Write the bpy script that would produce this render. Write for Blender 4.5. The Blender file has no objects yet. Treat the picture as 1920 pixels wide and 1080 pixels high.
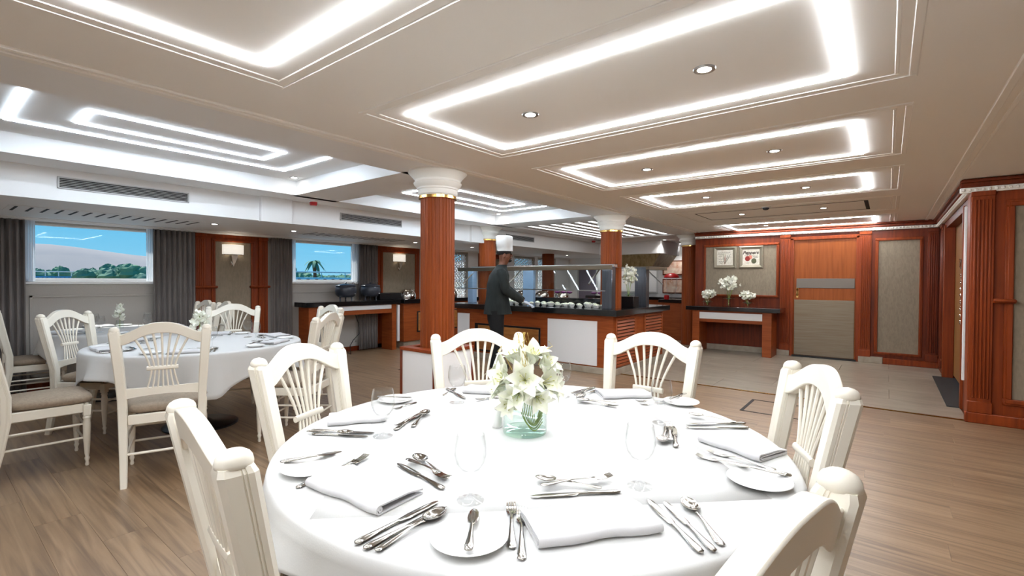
import bpy, math, random
from math import sin, cos, pi, radians, sqrt, atan2
from mathutils import Matrix, Vector
random.seed(7)
S = bpy.context.scene
COL = S.collection

# ------------------------------------------------------------------ camera
cam_d = bpy.data.cameras.new('camera')
cam_d.sensor_width = 36.0
cam_d.lens = 895.0 / 1920.0 * 36.0
cam_d.clip_start = 0.02
cam_d.clip_end = 3000
cam = bpy.data.objects.new('camera', cam_d)
COL.objects.link(cam)
CAM_POS = Vector((0, 0, 1.34))
CAM_ROT = (Matrix.Rotation(radians(38.2), 3, 'Z') @ Matrix.Rotation(radians(90 - 0.85), 3, 'X')
           @ Matrix.Rotation(radians(0.3), 3, 'Z'))
cam.matrix_world = Matrix.Translation(CAM_POS) @ CAM_ROT.to_4x4()
S.camera = cam
def at(u, v, z):
    """point of the horizontal plane z seen at photograph pixel (u, v)"""
    d = CAM_ROT @ Vector(((u - 960) / 895.0, (540 - v) / 895.0, -1.0))
    return CAM_POS + d * ((z - CAM_POS.z) / d.z)

# ------------------------------------------------------------------ sky and exposure
W = bpy.data.worlds.new('sky'); S.world = W; W.use_nodes = True
nt = W.node_tree; nt.nodes.clear()
wo = nt.nodes.new('ShaderNodeOutputWorld'); wb = nt.nodes.new('ShaderNodeBackground')
wc = nt.nodes.new('ShaderNodeTexCoord'); ws = nt.nodes.new('ShaderNodeSeparateXYZ'); wr = nt.nodes.new('ShaderNodeValToRGB')
nt.links.new(wc.outputs['Generated'], ws.inputs[0]); nt.links.new(ws.outputs['Z'], wr.inputs[0])
wr.color_ramp.elements[0].position = 0.0; wr.color_ramp.elements[0].color = (0.20, 0.46, 0.62, 1)
wr.color_ramp.elements[1].position = 1.0; wr.color_ramp.elements[1].color = (0.04, 0.22, 0.60, 1)
e = wr.color_ramp.elements.new(0.14); e.color = (0.06, 0.33, 0.56, 1)
nt.links.new(wr.outputs[0], wb.inputs['Color']); wb.inputs['Strength'].default_value = .92
nt.links.new(wb.outputs[0], wo.inputs[0])
sun_d = bpy.data.lights.new('sun', 'SUN'); sun_d.energy = 4.0; sun_d.angle = 0.01; sun_d.color = (1, .95, .86)
sun = bpy.data.objects.new('sun', sun_d); COL.objects.link(sun)
sun.rotation_euler = (0, radians(-36), radians(12))
S.view_settings.view_transform = 'Standard'; S.view_settings.look = 'None'
S.view_settings.gamma = 1.0; S.view_settings.use_curve_mapping = False
S.view_settings.exposure = 0.78
LED = 46.0        # radiance of the ceiling light lines
SPOT_W = 5.0     # watts of one ceiling downlight
try:
    S.cycles.use_denoising = True
    S.cycles.max_bounces = 10
    S.cycles.diffuse_bounces = 6
    S.cycles.transparent_max_bounces = 24
    S.cycles.sample_clamp_indirect = 6.0
    S.cycles.caustics_reflective = False; S.cycles.caustics_refractive = False
except Exception:
    pass

# ------------------------------------------------------------------ materials
M = {}
def srgb(r, g, b):
    f = lambda c: c / 12.92 if c <= .04045 else ((c + .055) / 1.055) ** 2.4
    return (f(r / 255), f(g / 255), f(b / 255), 1)
def mat(name, col, rough=.5, metal=0., coat=0., spec=.5, emit=None, estr=0., noise=None, bump=None, sheen=0., sss=0.):
    """noise = (scale xyz, second colour, detail, low, high); bump = (scale, strength)"""
    m = bpy.data.materials.new(name); m.use_nodes = True
    t = m.node_tree; b = t.nodes['Principled BSDF']
    b.inputs['Base Color'].default_value = col
    b.inputs['Roughness'].default_value = rough; b.inputs['Metallic'].default_value = metal
    b.inputs['Coat Weight'].default_value = coat; b.inputs['Coat Roughness'].default_value = .12
    b.inputs['Specular IOR Level'].default_value = spec
    b.inputs['Sheen Weight'].default_value = sheen
    if emit:
        b.inputs['Emission Color'].default_value = emit; b.inputs['Emission Strength'].default_value = estr
    if noise or bump:
        tc = t.nodes.new('ShaderNodeTexCoord'); mp = t.nodes.new('ShaderNodeMapping')
        t.links.new(tc.outputs['Object'], mp.inputs['Vector'])
        if noise:
            sc, c2, det, lo, hi = noise
            mp.inputs['Scale'].default_value = sc
            n = t.nodes.new('ShaderNodeTexNoise'); n.inputs['Detail'].default_value = det; n.inputs['Scale'].default_value = 1
            n.inputs['Distortion'].default_value = .6
            r = t.nodes.new('ShaderNodeValToRGB')
            r.color_ramp.elements[0].position = lo; r.color_ramp.elements[0].color = col
            r.color_ramp.elements[1].position = hi; r.color_ramp.elements[1].color = c2
            t.links.new(mp.outputs[0], n.inputs['Vector']); t.links.new(n.outputs['Fac'], r.inputs[0])
            t.links.new(r.outputs[0], b.inputs['Base Color'])
        if bump:
            n2 = t.nodes.new('ShaderNodeTexNoise'); n2.inputs['Scale'].default_value = bump[0]; n2.inputs['Detail'].default_value = 4
            t.links.new(tc.outputs['Object'], n2.inputs['Vector'])
            bp = t.nodes.new('ShaderNodeBump'); bp.inputs['Strength'].default_value = bump[1]; bp.inputs['Distance'].default_value = .01
            t.links.new(n2.outputs['Fac'], bp.inputs['Height']); t.links.new(bp.outputs[0], b.inputs['Normal'])
    M[name] = m
    return m
mat('ceiling', srgb(247, 244, 239), .75)
mat('white_paint', srgb(240, 240, 240), .6)
mat('plaster', srgb(236, 233, 226), .55)
mat('grey_wall', srgb(178, 172, 165), .8, bump=(60, .1))
mat('wood', srgb(138, 58, 18), .45, spec=.25, noise=((26, 26, 1.4), srgb(108, 42, 10), 5, .36, .74))
mat('wood_column', srgb(140, 66, 24), .5, spec=.25, noise=((26, 26, 1.2), srgb(114, 50, 15), 5, .38, .72))
mat('wood_dark', srgb(112, 44, 16), .42, spec=.25, noise=((26, 26, 1.6), srgb(82, 30, 9), 5, .38, .72))
mat('wood_counter', srgb(152, 76, 34), .42, spec=.3, noise=((3, 3, 30), srgb(126, 57, 21), 5, .35, .75))
mat('wood_pale', srgb(176, 118, 62), .35, coat=.2, noise=((4, 4, 24), srgb(140, 86, 40), 4, .35, .7))
mat('wood_door', srgb(150, 78, 28), .45, spec=.25, noise=((22, 22, 1.4), srgb(130, 62, 19), 5, .38, .72))
mat('tan_door', srgb(150, 106, 58), .45, noise=((16, 16, 1), srgb(132, 90, 46), 3, .3, .7))
mat('fabric_panel', srgb(146, 133, 115), .9, spec=.2, noise=((40, 40, 14), srgb(133, 121, 104), 6, .35, .68), bump=(90, .08))
mat('curtain', srgb(122, 114, 110), .9, sheen=.3, noise=((30, 30, 2), srgb(96, 90, 88), 3, .35, .7))
mat('tablecloth', srgb(206, 206, 205), .8, sheen=.2, bump=(240, .04))
mat('napkin', srgb(205, 204, 206), .85, sheen=.2, bump=(300, .04))
mat('chair_paint', srgb(233, 227, 213), .32, coat=.2)
mat('cushion', srgb(150, 134, 116), .75, noise=((60, 60, 60), srgb(134, 118, 102), 3, .35, .7))
mat('black_stone', srgb(18, 18, 19), .12, coat=.4, noise=((90, 90, 90), srgb(34, 34, 36), 4, .5, .75))
mat('black_metal', srgb(14, 14, 16), .3, spec=.5)
mat('kettle_black', srgb(52, 56, 66), .35)
mat('steel', srgb(186, 186, 186), .3, metal=1)
mat('brushed_steel', srgb(120, 105, 86), .45, metal=.9, noise=((2, 2, 60), srgb(130, 119, 104), 4, .3, .7))
mat('dull_steel', srgb(120, 112, 104), .5, metal=.8)
mat('post_steel', srgb(116, 118, 126), .32, metal=.9, noise=((60, 60, 2), srgb(104, 106, 114), 3, .3, .7))
mat('chrome', srgb(214, 212, 208), .07, metal=1)
mat('cutlery', srgb(168, 164, 157), .12, metal=1)
mat('brass', srgb(214, 172, 104), .2, metal=1)
mat('porcelain', srgb(244, 244, 242), .18, coat=.3)
mat('dark_slot', srgb(30, 28, 28), .7)
mat('vent_grey', srgb(190, 190, 190), .5)
mat('red_plastic', srgb(176, 22, 26), .35)
mat('stone_base', srgb(168, 158, 142), .5, noise=((8, 8, 8), srgb(150, 138, 122), 5, .35, .7))
mat('picture_frame', srgb(142, 133, 116), .4, metal=.4)
mat('paper', srgb(226, 220, 206), .8, noise=((30, 30, 30), srgb(204, 196, 178), 4, .4, .7))
mat('ink', srgb(60, 44, 36), .8)
mat('pepper_red', srgb(142, 40, 30), .7); mat('pepper_green', srgb(84, 86, 60), .7); mat('pepper_pink', srgb(214, 130, 110), .7)
mat('petal', srgb(246, 246, 238), .55, noise=((30, 30, 30), srgb(236, 238, 218), 2, .35, .7))
mat('stem_green', srgb(138, 158, 72), .5)
mat('leaf_green', srgb(60, 92, 48), .55)
mat('twig_gold', srgb(206, 180, 96), .5)
mat('stamen_pale', srgb(196, 196, 130), .6)
mat('stamen', srgb(120, 96, 52), .6)
mat('skin', srgb(112, 66, 44), .5)
mat('jacket_cloth', srgb(33, 39, 38), .9, noise=((20, 20, 6), srgb(25, 30, 29), 3, .35, .7))
mat('trouser_cloth', srgb(14, 14, 16), .9)
mat('hat_cloth', srgb(240, 240, 238), .8)
mat('glove', srgb(206, 216, 230), .7)
mat('hair_black', srgb(24, 18, 16), .8)
mat('hood_gold', srgb(158, 136, 96), .45, metal=.3, noise=((14, 14, 6), srgb(120, 98, 60), 5, .35, .7))
mat('purple_drink', srgb(132, 60, 128), .25); mat('green_drink', srgb(126, 220, 186), .25)
mat('salad', srgb(196, 204, 168), .6, noise=((60, 60, 60), srgb(240, 238, 224), 4, .4, .6))
mat('food_dark', srgb(120, 70, 48), .6, noise=((60, 60, 60), srgb(212, 180, 130), 4, .4, .6))
mat('frosted_blue', srgb(150, 176, 206), .25, metal=.2)
mat('tree_leaf', srgb(98, 140, 104), .8, noise=((1.4, 1.4, 1.4), srgb(62, 112, 96), 5, .35, .65))  # muted, paler teal: distance haze is put into the leaf colour
mat('trunk', srgb(92, 74, 56), .9)
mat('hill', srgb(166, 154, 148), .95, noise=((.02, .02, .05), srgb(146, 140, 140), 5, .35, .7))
mat('bank', srgb(176, 156, 132), .95, noise=((.2, .2, .2), srgb(120, 120, 84), 5, .45, .65))
mat('water', srgb(52, 92, 110), .15)
mat('boat_white', srgb(230, 232, 232), .5); mat('boat_blue', srgb(70, 150, 196), .5)
mat('artwork', srgb(206, 150, 120), .6, noise=((5, 5, 5), srgb(242, 226, 208), 3, .35, .65))
mat('grey_door', srgb(112, 104, 118), .6)
mat('floor_base', srgb(128, 108, 88), .6)
mat('white_gloss', srgb(238, 238, 238), .25)
mat('led', srgb(255, 250, 240), .5, emit=(.93, .98, 1.03, 1), estr=LED)
mat('led_cool', srgb(250, 252, 255), .5, emit=(.80, .93, 1.06, 1), estr=LED * .68)
mat('led_panel', srgb(255, 250, 240), .5, emit=(.95, .98, 1, 1), estr=2.2)
mat('lamp_lens', srgb(255, 250, 240), .5, emit=(1, .95, .86, 1), estr=30)
mat('sconce_glass', srgb(250, 244, 232), .5, emit=(1, .93, .82, 1), estr=.4)
mat('guard_light', srgb(255, 250, 240), .5, emit=(.9, .97, 1, 1), estr=5)

def glass_mat(name, tint, refl=1.0, rough=.02, ior=1.45):
    """thin clear glass: what lies behind shows through, edges reflect"""
    m = bpy.data.materials.new(name); m.use_nodes = True; t = m.node_tree; t.nodes.clear()
    o = t.nodes.new('ShaderNodeOutputMaterial'); mx = t.nodes.new('ShaderNodeMixShader')
    tr = t.nodes.new('ShaderNodeBsdfTransparent'); gl = t.nodes.new('ShaderNodeBsdfGlossy'); fr = t.nodes.new('ShaderNodeLayerWeight'); pw = t.nodes.new('ShaderNodeMath'); pw.operation = 'POWER'; pw.inputs[1].default_value = 3.5; mn = t.nodes.new('ShaderNodeMath'); mn.operation = 'MULTIPLY_ADD'; mn.inputs[1].default_value = .75; mn.inputs[2].default_value = .035
    ml = t.nodes.new('ShaderNodeMath'); ml.operation = 'MULTIPLY'; ml.inputs[1].default_value = refl
    tr.inputs[0].default_value = tint; gl.inputs['Roughness'].default_value = rough; fr.inputs['Blend'].default_value = .5
    t.links.new(fr.outputs['Facing'], pw.inputs[0]); t.links.new(pw.outputs[0], mn.inputs[0]); t.links.new(mn.outputs[0], ml.inputs[0]); t.links.new(ml.outputs[0], mx.inputs[0])
    t.links.new(tr.outputs[0], mx.inputs[1]); t.links.new(gl.outputs[0], mx.inputs[2]); t.links.new(mx.outputs[0], o.inputs[0])
    M[name] = m
glass_mat('glass', (.972, .976, .976, 1), .9)
glass_mat('vase_glass', (.95, .975, .965, 1), .8)
glass_mat('vase_foot', (.86, .95, .905, 1), .8)
glass_mat('water_fill', (.94, .975, .96, 1), .5)
glass_mat('pane', (.93, .96, .97, 1), .22)
glass_mat('guard_glass', (.92, .955, .965, 1), .55)
# sheer curtain: thin cloth that lets daylight through
def sheer():
    m = bpy.data.materials.new('sheer'); m.use_nodes = True; t = m.node_tree; t.nodes.clear()
    o = t.nodes.new('ShaderNodeOutputMaterial'); a = t.nodes.new('ShaderNodeMixShader'); b = t.nodes.new('ShaderNodeMixShader')
    d = t.nodes.new('ShaderNodeBsdfDiffuse'); l = t.nodes.new('ShaderNodeBsdfTranslucent'); p = t.nodes.new('ShaderNodeBsdfTransparent')
    d.inputs[0].default_value = (.95, .96, .98, 1); l.inputs[0].default_value = (.97, .98, 1, 1)
    a.inputs[0].default_value = .6; b.inputs[0].default_value = .25
    t.links.new(d.outputs[0], a.inputs[1]); t.links.new(l.outputs[0], a.inputs[2])
    t.links.new(a.outputs[0], b.inputs[1]); t.links.new(p.outputs[0], b.inputs[2]); t.links.new(b.outputs[0], o.inputs[0])
    M['sheer'] = m
sheer()
def plank_mat(name, c1, c2, c3, rough, sx, sy):
    """grain along x, with a shade of its own for every plank"""
    m = bpy.data.materials.new(name); m.use_nodes = True; t = m.node_tree; b = t.nodes['Principled BSDF']
    b.inputs['Roughness'].default_value = rough; b.inputs['Coat Weight'].default_value = .55; b.inputs['Coat Roughness'].default_value = .3
    tc = t.nodes.new('ShaderNodeTexCoord'); oi = t.nodes.new('ShaderNodeObjectInfo'); mp = t.nodes.new('ShaderNodeMapping')
    cb = t.nodes.new('ShaderNodeCombineXYZ'); mu = t.nodes.new('ShaderNodeMath'); mu.operation = 'MULTIPLY'; mu.inputs[1].default_value = 37
    t.links.new(oi.outputs['Random'], mu.inputs[0])
    for k in range(3): t.links.new(mu.outputs[0], cb.inputs[k])
    t.links.new(tc.outputs['Object'], mp.inputs['Vector']); t.links.new(cb.outputs[0], mp.inputs['Location'])
    mp.inputs['Scale'].default_value = (sx, sy, 1)
    n = t.nodes.new('ShaderNodeTexNoise'); n.inputs['Scale'].default_value = 1; n.inputs['Detail'].default_value = 7; n.inputs['Distortion'].default_value = 1.1
    r = t.nodes.new('ShaderNodeValToRGB'); r.color_ramp.elements[0].position = .32; r.color_ramp.elements[0].color = c2
    r.color_ramp.elements[1].position = .66; r.color_ramp.elements[1].color = c3
    e = r.color_ramp.elements.new(.48); e.color = c1
    t.links.new(mp.outputs[0], n.inputs['Vector']); t.links.new(n.outputs['Fac'], r.inputs[0])
    hs = t.nodes.new('ShaderNodeHueSaturation'); mr = t.nodes.new('ShaderNodeMapRange')
    mr.inputs['To Min'].default_value = .95; mr.inputs['To Max'].default_value = 1.05
    t.links.new(oi.outputs['Random'], mr.inputs['Value']); t.links.new(mr.outputs[0], hs.inputs['Value'])
    t.links.new(r.outputs[0], hs.inputs['Color']); t.links.new(hs.outputs[0], b.inputs['Base Color'])
    M[name] = m
plank_mat('floor_wood', srgb(130, 104, 77), srgb(101, 78, 56), srgb(150, 123, 94), .45, 1.1, 24)
plank_mat('floor_stone', srgb(152, 141, 124), srgb(134, 123, 106), srgb(166, 156, 140), .35, 1.6, 7)

# ------------------------------------------------------------------ mesh helpers
class MB:
    def __init__(s, m=None): s.v = []; s.f = []; s.m = m or Matrix()
    def add(s, vs, fs):
        o = len(s.v); s.v += [s.m @ Vector(p) for p in vs]; s.f += [tuple(i + o for i in f) for f in fs]; return s
    def box(s, x0, x1, y0, y1, z0, z1, b=0.):
        if x0 > x1: x0, x1 = x1, x0
        if y0 > y1: y0, y1 = y1, y0
        if z0 > z1: z0, z1 = z1, z0
        b = min(b, (x1 - x0) * .45, (y1 - y0) * .45, (z1 - z0) * .45)
        if b <= 0:
            v = [(x, y, z) for z in (z0, z1) for y in (y0, y1) for x in (x0, x1)]
            return s.add(v, [(0, 2, 3, 1), (4, 5, 7, 6), (0, 1, 5, 4), (2, 6, 7, 3), (0, 4, 6, 2), (1, 3, 7, 5)])
        v = []; I = {}
        for i, x in enumerate((x0, x1)):
            for j, y in enumerate((y0, y1)):
                for k, z in enumerate((z0, z1)):
                    dx, dy, dz = (b if i == 0 else -b), (b if j == 0 else -b), (b if k == 0 else -b)
                    I[i, j, k] = len(v); v += [(x, y + dy, z + dz), (x + dx, y, z + dz), (x + dx, y + dy, z)]
        f = []
        for a in range(3):
            for sd in (0, 1):
                q = []
                for (p, r) in ((0, 0), (1, 0), (1, 1), (0, 1)):
                    c = [0, 0, 0]; c[a] = sd; c[(a + 1) % 3] = p; c[(a + 2) % 3] = r
                    q.append(I[tuple(c)] + a)
                f.append(tuple(q if sd else q[::-1]))
        for a in range(3):
            b1, c1 = (a + 1) % 3, (a + 2) % 3
            for p in (0, 1):
                for r in (0, 1):
                    c = [0, 0, 0]; c[b1] = p; c[c1] = r; d = list(c); d[a] = 1
                    q = (I[tuple(c)] + b1, I[tuple(d)] + b1, I[tuple(d)] + c1, I[tuple(c)] + c1)
                    f.append(q if p != r else q[::-1])
        for (i, j, k), n in I.items():
            q = (n, n + 1, n + 2); f.append(q if (i + j + k) % 2 == 1 else q[::-1])
        return s.add(v, f)
    def lathe(s, prof, n=24, c=(0, 0, 0), cap0=True, cap1=True):
        v = []; f = []
        for r, z in prof:
            for i in range(n):
                a = 2 * pi * i / n; v.append((c[0] + r * cos(a), c[1] + r * sin(a), c[2] + z))
        for k in range(len(prof) - 1):
            for i in range(n):
                j = (i + 1) % n; f.append((k * n + i, k * n + j, (k + 1) * n + j, (k + 1) * n + i))
        if cap0: f.append(tuple(range(n))[::-1])
        if cap1: f.append(tuple((len(prof) - 1) * n + i for i in range(n)))
        return s.add(v, f)
    def loft(s, rings, caps=True, closed=False):
        n = len(rings[0]); v = [p for r in rings for p in r]; f = []
        m = len(rings)
        for k in range(m if closed else m - 1):
            for i in range(n):
                j = (i + 1) % n; k2 = (k + 1) % m
                f.append((k * n + i, k * n + j, k2 * n + j, k2 * n + i))
        if caps and not closed:
            f.append(tuple(range(n))[::-1]); f.append(tuple((m - 1) * n + i for i in range(n)))
        return s.add(v, f)
    def tube(s, pts, r, n=8, flat=1.):
        pts = [Vector(p) for p in pts]; rings = []
        up = Vector((0, 0, 1))
        for i, p in enumerate(pts):
            t = (pts[min(i + 1, len(pts) - 1)] - pts[max(i - 1, 0)]).normalized()
            a = t.cross(up)
            if a.length < .05: a = t.cross(Vector((0, 1, 0)))
            a.normalize(); b = t.cross(a).normalized()
            rr = r[i] if isinstance(r, (list, tuple)) else r
            rings.append([tuple(p + a * (rr * cos(2 * pi * k / n)) - b * (rr * flat * sin(2 * pi * k / n))) for k in range(n)])
        return s.loft(rings)
    def prism(s, poly, y0, y1):
        """poly in (x, z), extruded along y"""
        n = len(poly); v = [(x, y0, z) for x, z in poly] + [(x, y1, z) for x, z in poly]
        f = [tuple(range(n)), tuple(range(2 * n - 1, n - 1, -1))]
        f += [((i + 1) % n, i, n + i, n + (i + 1) % n) for i in range(n)]
        return s.add(v, f)
    def grid(s, fn, nu, nv, closed_u=False):
        v = []; f = []
        for j in range(nv + 1):
            for i in range(nu if closed_u else nu + 1):
                v.append(fn(i / nu, j / nv))
        w = nu if closed_u else nu + 1
        for j in range(nv):
            for i in range(nu):
                i2 = (i + 1) % w if closed_u else i + 1
                f.append((j * w + i, j * w + i2, (j + 1) * w + i2, (j + 1) * w + i))
        return s.add(v, f)
    def sphere(s, c, r, n=12, k=8):
        if not isinstance(r, (tuple, list)): r = (r, r, r)
        prof = [(max(sin(pi * i / k), .02), -cos(pi * i / k)) for i in range(k + 1)]
        old = s.m; s.m = old @ Matrix.Translation(c) @ Matrix.Diagonal((r[0], r[1], r[2], 1)); s.lathe(prof, n); s.m = old
        return s
    def mesh(s, name, smooth=True, ang=38):
        me = bpy.data.meshes.new(name); me.from_pydata([tuple(p) for p in s.v], [], s.f); me.update()
        if smooth:
            me.polygons.foreach_set('use_smooth', [True] * len(me.polygons))
            try: me.set_sharp_from_angle(angle=radians(ang))
            except Exception: pass
        return me
    def build(s, name, m, parent=None, smooth=True, ang=38, loc=None):
        return obj(name, s.mesh(name, smooth, ang), m, parent, loc)
def obj(name, me, m, parent=None, loc=None):
    if m is not None and not me.materials: me.materials.append(M[m] if isinstance(m, str) else m)
    o = bpy.data.objects.new(name, me); COL.objects.link(o)
    if parent: o.parent = parent
    if loc is not None: o.location = loc
    return o
def tag(o, label=None, cat=None, group=None, kind=None):
    if label: o['label'] = label
    if cat: o['category'] = cat
    if group: o['group'] = group
    if kind: o['kind'] = kind
    return o
def thing(name, label, cat, loc=(0, 0, 0), rz=0., group=None):
    o = bpy.data.objects.new(name, None); COL.objects.link(o)
    o.location = loc; o.rotation_euler = (0, 0, rz); o.empty_display_size = .1
    return tag(o, label, cat, group)
def copy_tree(o, parent=None):
    c = o.copy(); COL.objects.link(c); c.parent = parent
    for ch in o.children: copy_tree(ch, c)
    return c
def struct(name, mb, m, parent=None, smooth=False):
    o = mb.build(name, m, parent, smooth)
    if not parent: o['kind'] = 'structure'
    return o
BX = lambda *a: MB().box(*a)

# ------------------------------------------------------------------ the room shell
CZ = 2.34                                        # main ceiling
floor = struct('floor', BX(-8.3, 3.6, -3.1, 13.3, -.2, -.014), 'floor_base')
PW, PL = .192, 1.36
pl_me = MB().box(-PL / 2 + .0003, PL / 2 - .0003, -PW / 2 + .0003, PW / 2 - .0003, -.014, 0, .0005).mesh('plank', False)
row = 0; y = -.35
while y < 6.35:
    x = -8.2 + (row * .47) % PL - PL
    while x < 2.0:
        cx = x + PL / 2
        # only where the picture looks
        dep = cx * -.618 + (y) * .786
        if dep > -.6 and cx > -8.9 and cx < 2.4 and not (y > 6.25 and cx > -3):
            o = obj('plank', pl_me, 'floor_wood', floor, (min(cx, 9), y + PW / 2, 0))
        x += PL
    y += PW; row += 1
ti_me = MB().box(-.598, .598, -.298, .298, -.014, .001, .0015).mesh('tile', False)
for j in range(12):
    for i in range(-8, 1):
        cx = .03 + i * 1.2 + (.6 if j % 2 else 0); cy = 6.72 + j * .6
        if cx > -8.3 and cx < .9: obj('tile', ti_me, 'floor_stone', floor, (cx, cy, 0))
BX(-3.1, .75, 6.395, 6.42, -.01, .004, .001).build('threshold_strip', 'brass', floor)
for (x0, y0) in ((-1.2, 5.38), (-5.75, 4.55)):
    h = MB()
    h.box(x0, x0 + .03, y0, y0 + .6, -.01, .004, .001); h.box(x0 + .57, x0 + .6, y0, y0 + .6, -.01, .004, .001)
    h.box(x0, x0 + .6, y0, y0 + .02, -.01, .004, .001); h.box(x0, x0 + .6, y0 + .58, y0 + .6, -.01, .004, .001)
    h.build('floor_hatch_frame', 'dark_slot', floor)

ceil = struct('ceiling', BX(-3.08, 3.6, -3.1, 13.3, CZ, CZ + .3), 'ceiling')
BX(-3.57, -3.08, -3.1, 13.3, CZ, CZ + .3).build('column_soffit', 'white_paint', ceil, False)
# mouldings round each ceiling panel
def rect_frame(mb, x0, x1, y0, y1, w, z0, z1):
    mb.box(x0, x1, y0, y0 + w, z0, z1, .004); mb.box(x0, x1, y1 - w, y1, z0, z1, .004)
    mb.box(x0, x0 + w, y0 + w, y1 - w, z0, z1, .004); mb.box(x1 - w, x1, y0 + w, y1 - w, z0, z1, .004)
for k in range(-2, 5):
    y0 = 1.68 + 1.765 * k
    a = MB(); rect_frame(a, -2.50, .10, y0, y0 + 1.34, .035, CZ - .007, CZ + .01); a.build('panel_moulding', 'ceiling', ceil, False)
    a = MB(); rect_frame(a, -2.43, .03, y0 + .07, y0 + 1.27, .018, CZ - .004, CZ + .01); a.build('panel_moulding', 'ceiling', ceil, False)
for x, w in ((-3.08, .05), (-3.0, .02), (.47, .04), (.54, .02)):
    BX(x - w / 2, x + w / 2, -3, 9.95, CZ - .012, CZ + .01, .004).build('ceiling_moulding', 'ceiling', ceil, False)
# fourth panel: a dark slot air frame instead of light
a = MB(); rect_frame(a, -2.25, -.2, 7.2, 8.06, .012, CZ - .004, CZ + .01); a.build('slot_frame', 'dark_slot', ceil, False)
a = BX(-.24, -.20, 7.2, 8.06, CZ - .006, CZ + .01); a.build('slot_frame', 'dark_slot', ceil, False)
# raised trays, cross beams and soffits on the window side
TZ = 2.505
tray = struct('ceiling_tray', BX(-5.52, -3.56, -3.1, 13.3, TZ, TZ + .14), 'white_paint')
BEAMS = [-.51, 3.14, 6.79, 10.44]
beams = struct('ceiling_beam', BX(-5.6, -3.5, BEAMS[0] - .28, BEAMS[0] + .28, CZ, TZ + .02), 'white_paint')
for by in BEAMS[1:]: BX(-5.6, -3.5, by - .28, by + .28, CZ, TZ + .02).build('beam', 'white_paint', beams, False)
BX(-5.6, -3.5, 10.7, 13.3, CZ, TZ + .02).build('beam', 'white_paint', beams, False)
BX(-5.51, -3.57, 7.06, 10.17, 2.368, TZ + .01).build('slat_backing', 'white_paint', tray, False)
SZ = 2.05
soff = struct('ceiling_soffit', BX(-5.96, -5.51, -3.1, 13.3, CZ, TZ + .14), 'white_paint')
BX(-8.12, -5.94, -3.1, 13.3, SZ, TZ + .14).build('low_soffit', 'white_paint', soff, False)
for y0 in (-1.0, 2.63, 6.3): BX(-5.95, -5.88, y0, y0 + .38, SZ - .012, CZ, .004).build('pipe_casing', 'white_paint', soff, False)
MB().box(-7.96, -7.86, -3, 13, SZ - .03, SZ, .01).box(-7.96, -7.82, -3, 13, SZ - .014, SZ, .005).build('cornice', 'white_paint', soff, False)
# walls
XW = -7.95
def wall_with_holes(x0, x1, ya, yb, z0, z1, holes):
    mb = MB(); y = ya
    for (h0, h1, b0, b1) in holes:
        mb.box(x0, x1, y, h0, z0, z1); mb.box(x0, x1, h0, h1, z0, b0); mb.box(x0, x1, h0, h1, b1, z1); y = h1
    mb.box(x0, x1, y, yb, z0, z1); return mb
WIN = [(.86, 2.16, 1.30, 2.01), (3.98, 5.32, 1.30, 2.01), (7.25, 8.35, .95, 1.98), (10.2, 11.1, .95, 1.98), (11.3, 12.2, .95, 1.98)]
wall_left = struct('wall_left', wall_with_holes(XW - .2, XW, -3.1, 13.3, -.1, SZ + .1, WIN), 'grey_wall')
struct('wall_end', BX(-8.2, -2.9, 13.0, 13.2, -.1, 2.6), 'white_paint')
struct('wall_front', BX(-8.2, 3.6, -3.2, -3.0, -.1, 2.7), 'white_paint')
struct('wall_side', BX(3.5, 3.7, -3.1, 6.6, -.1, 2.7), 'ceiling')
YW = 10.0
wall_back = struct('wall_back', MB().box(-3.1, -1.35, YW, YW + .2, -.1, 2.4).box(-1.35, -.42, YW, YW + .2, 2.11, 2.4)
                   .box(-.42, 1.0, YW, YW + .2, -.1, 2.4).box(-3.09, -2.95, YW + .2, 13.1, -.1, 2.4), 'wood_dark')
YR = 6.38
wall_right = struct('wall_right', BX(.62, 3.6, YR, YR + .2, -.1, 2.4), 'wood')
XR = .64
wall_passage = struct('wall_passage', MB().box(XR, XR + .25, YR + .2, 6.98, -.1, 2.4).box(XR, XR + .25, 9.1, 10.1, -.1, 2.4)
                      .box(XR, XR + .25, 6.98, 9.1, 2.12, 2.4), 'wood_dark')

# local frames: a runs along the wall, n out of it
FR_BACK = Matrix(((1, 0, 0, 0), (0, -1, 0, YW), (0, 0, 1, 0), (0, 0, 0, 1)))
FR_RIGHT = Matrix(((1, 0, 0, 0), (0, -1, 0, YR), (0, 0, 1, 0), (0, 0, 0, 1)))
FR_LEFT = Matrix(((0, 1, 0, XW), (1, 0, 0, 0), (0, 0, 1, 0), (0, 0, 0, 1)))
FR_PASS = Matrix(((0, -1, 0, XR), (1, 0, 0, 0), (0, 0, 1, 0), (0, 0, 0, 1)))
def fixn(mb):      # mirrored frames turn faces inside out
    if mb.m.to_3x3().determinant() < 0: mb.f = [t[::-1] for t in mb.f]
    return mb
def pilaster(fr, parent, a0, a1, z0, z1, nfl=5, m='wood', dp=.035, rail=None):
    mb = MB(fr); mb.box(a0, a1, 0, dp, z0, z1, .004)
    w = (a1 - a0 - .03) / nfl
    for i in range(nfl):
        c = a0 + .015 + w * (i + .5)
        mb.box(c - w * .36, c + w * .36, dp - .004, dp + .010, z0 + .14, z1 - .08, w * .2)
    mb.box(a0 - .008, a1 + .008, 0, dp + .014, z0, z0 + .11, .006)
    mb.box(a0 - .006, a1 + .006, 0, dp + .014, z1 - .05, z1, .006)
    fixn(mb).build('pilaster', m, parent)
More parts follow.
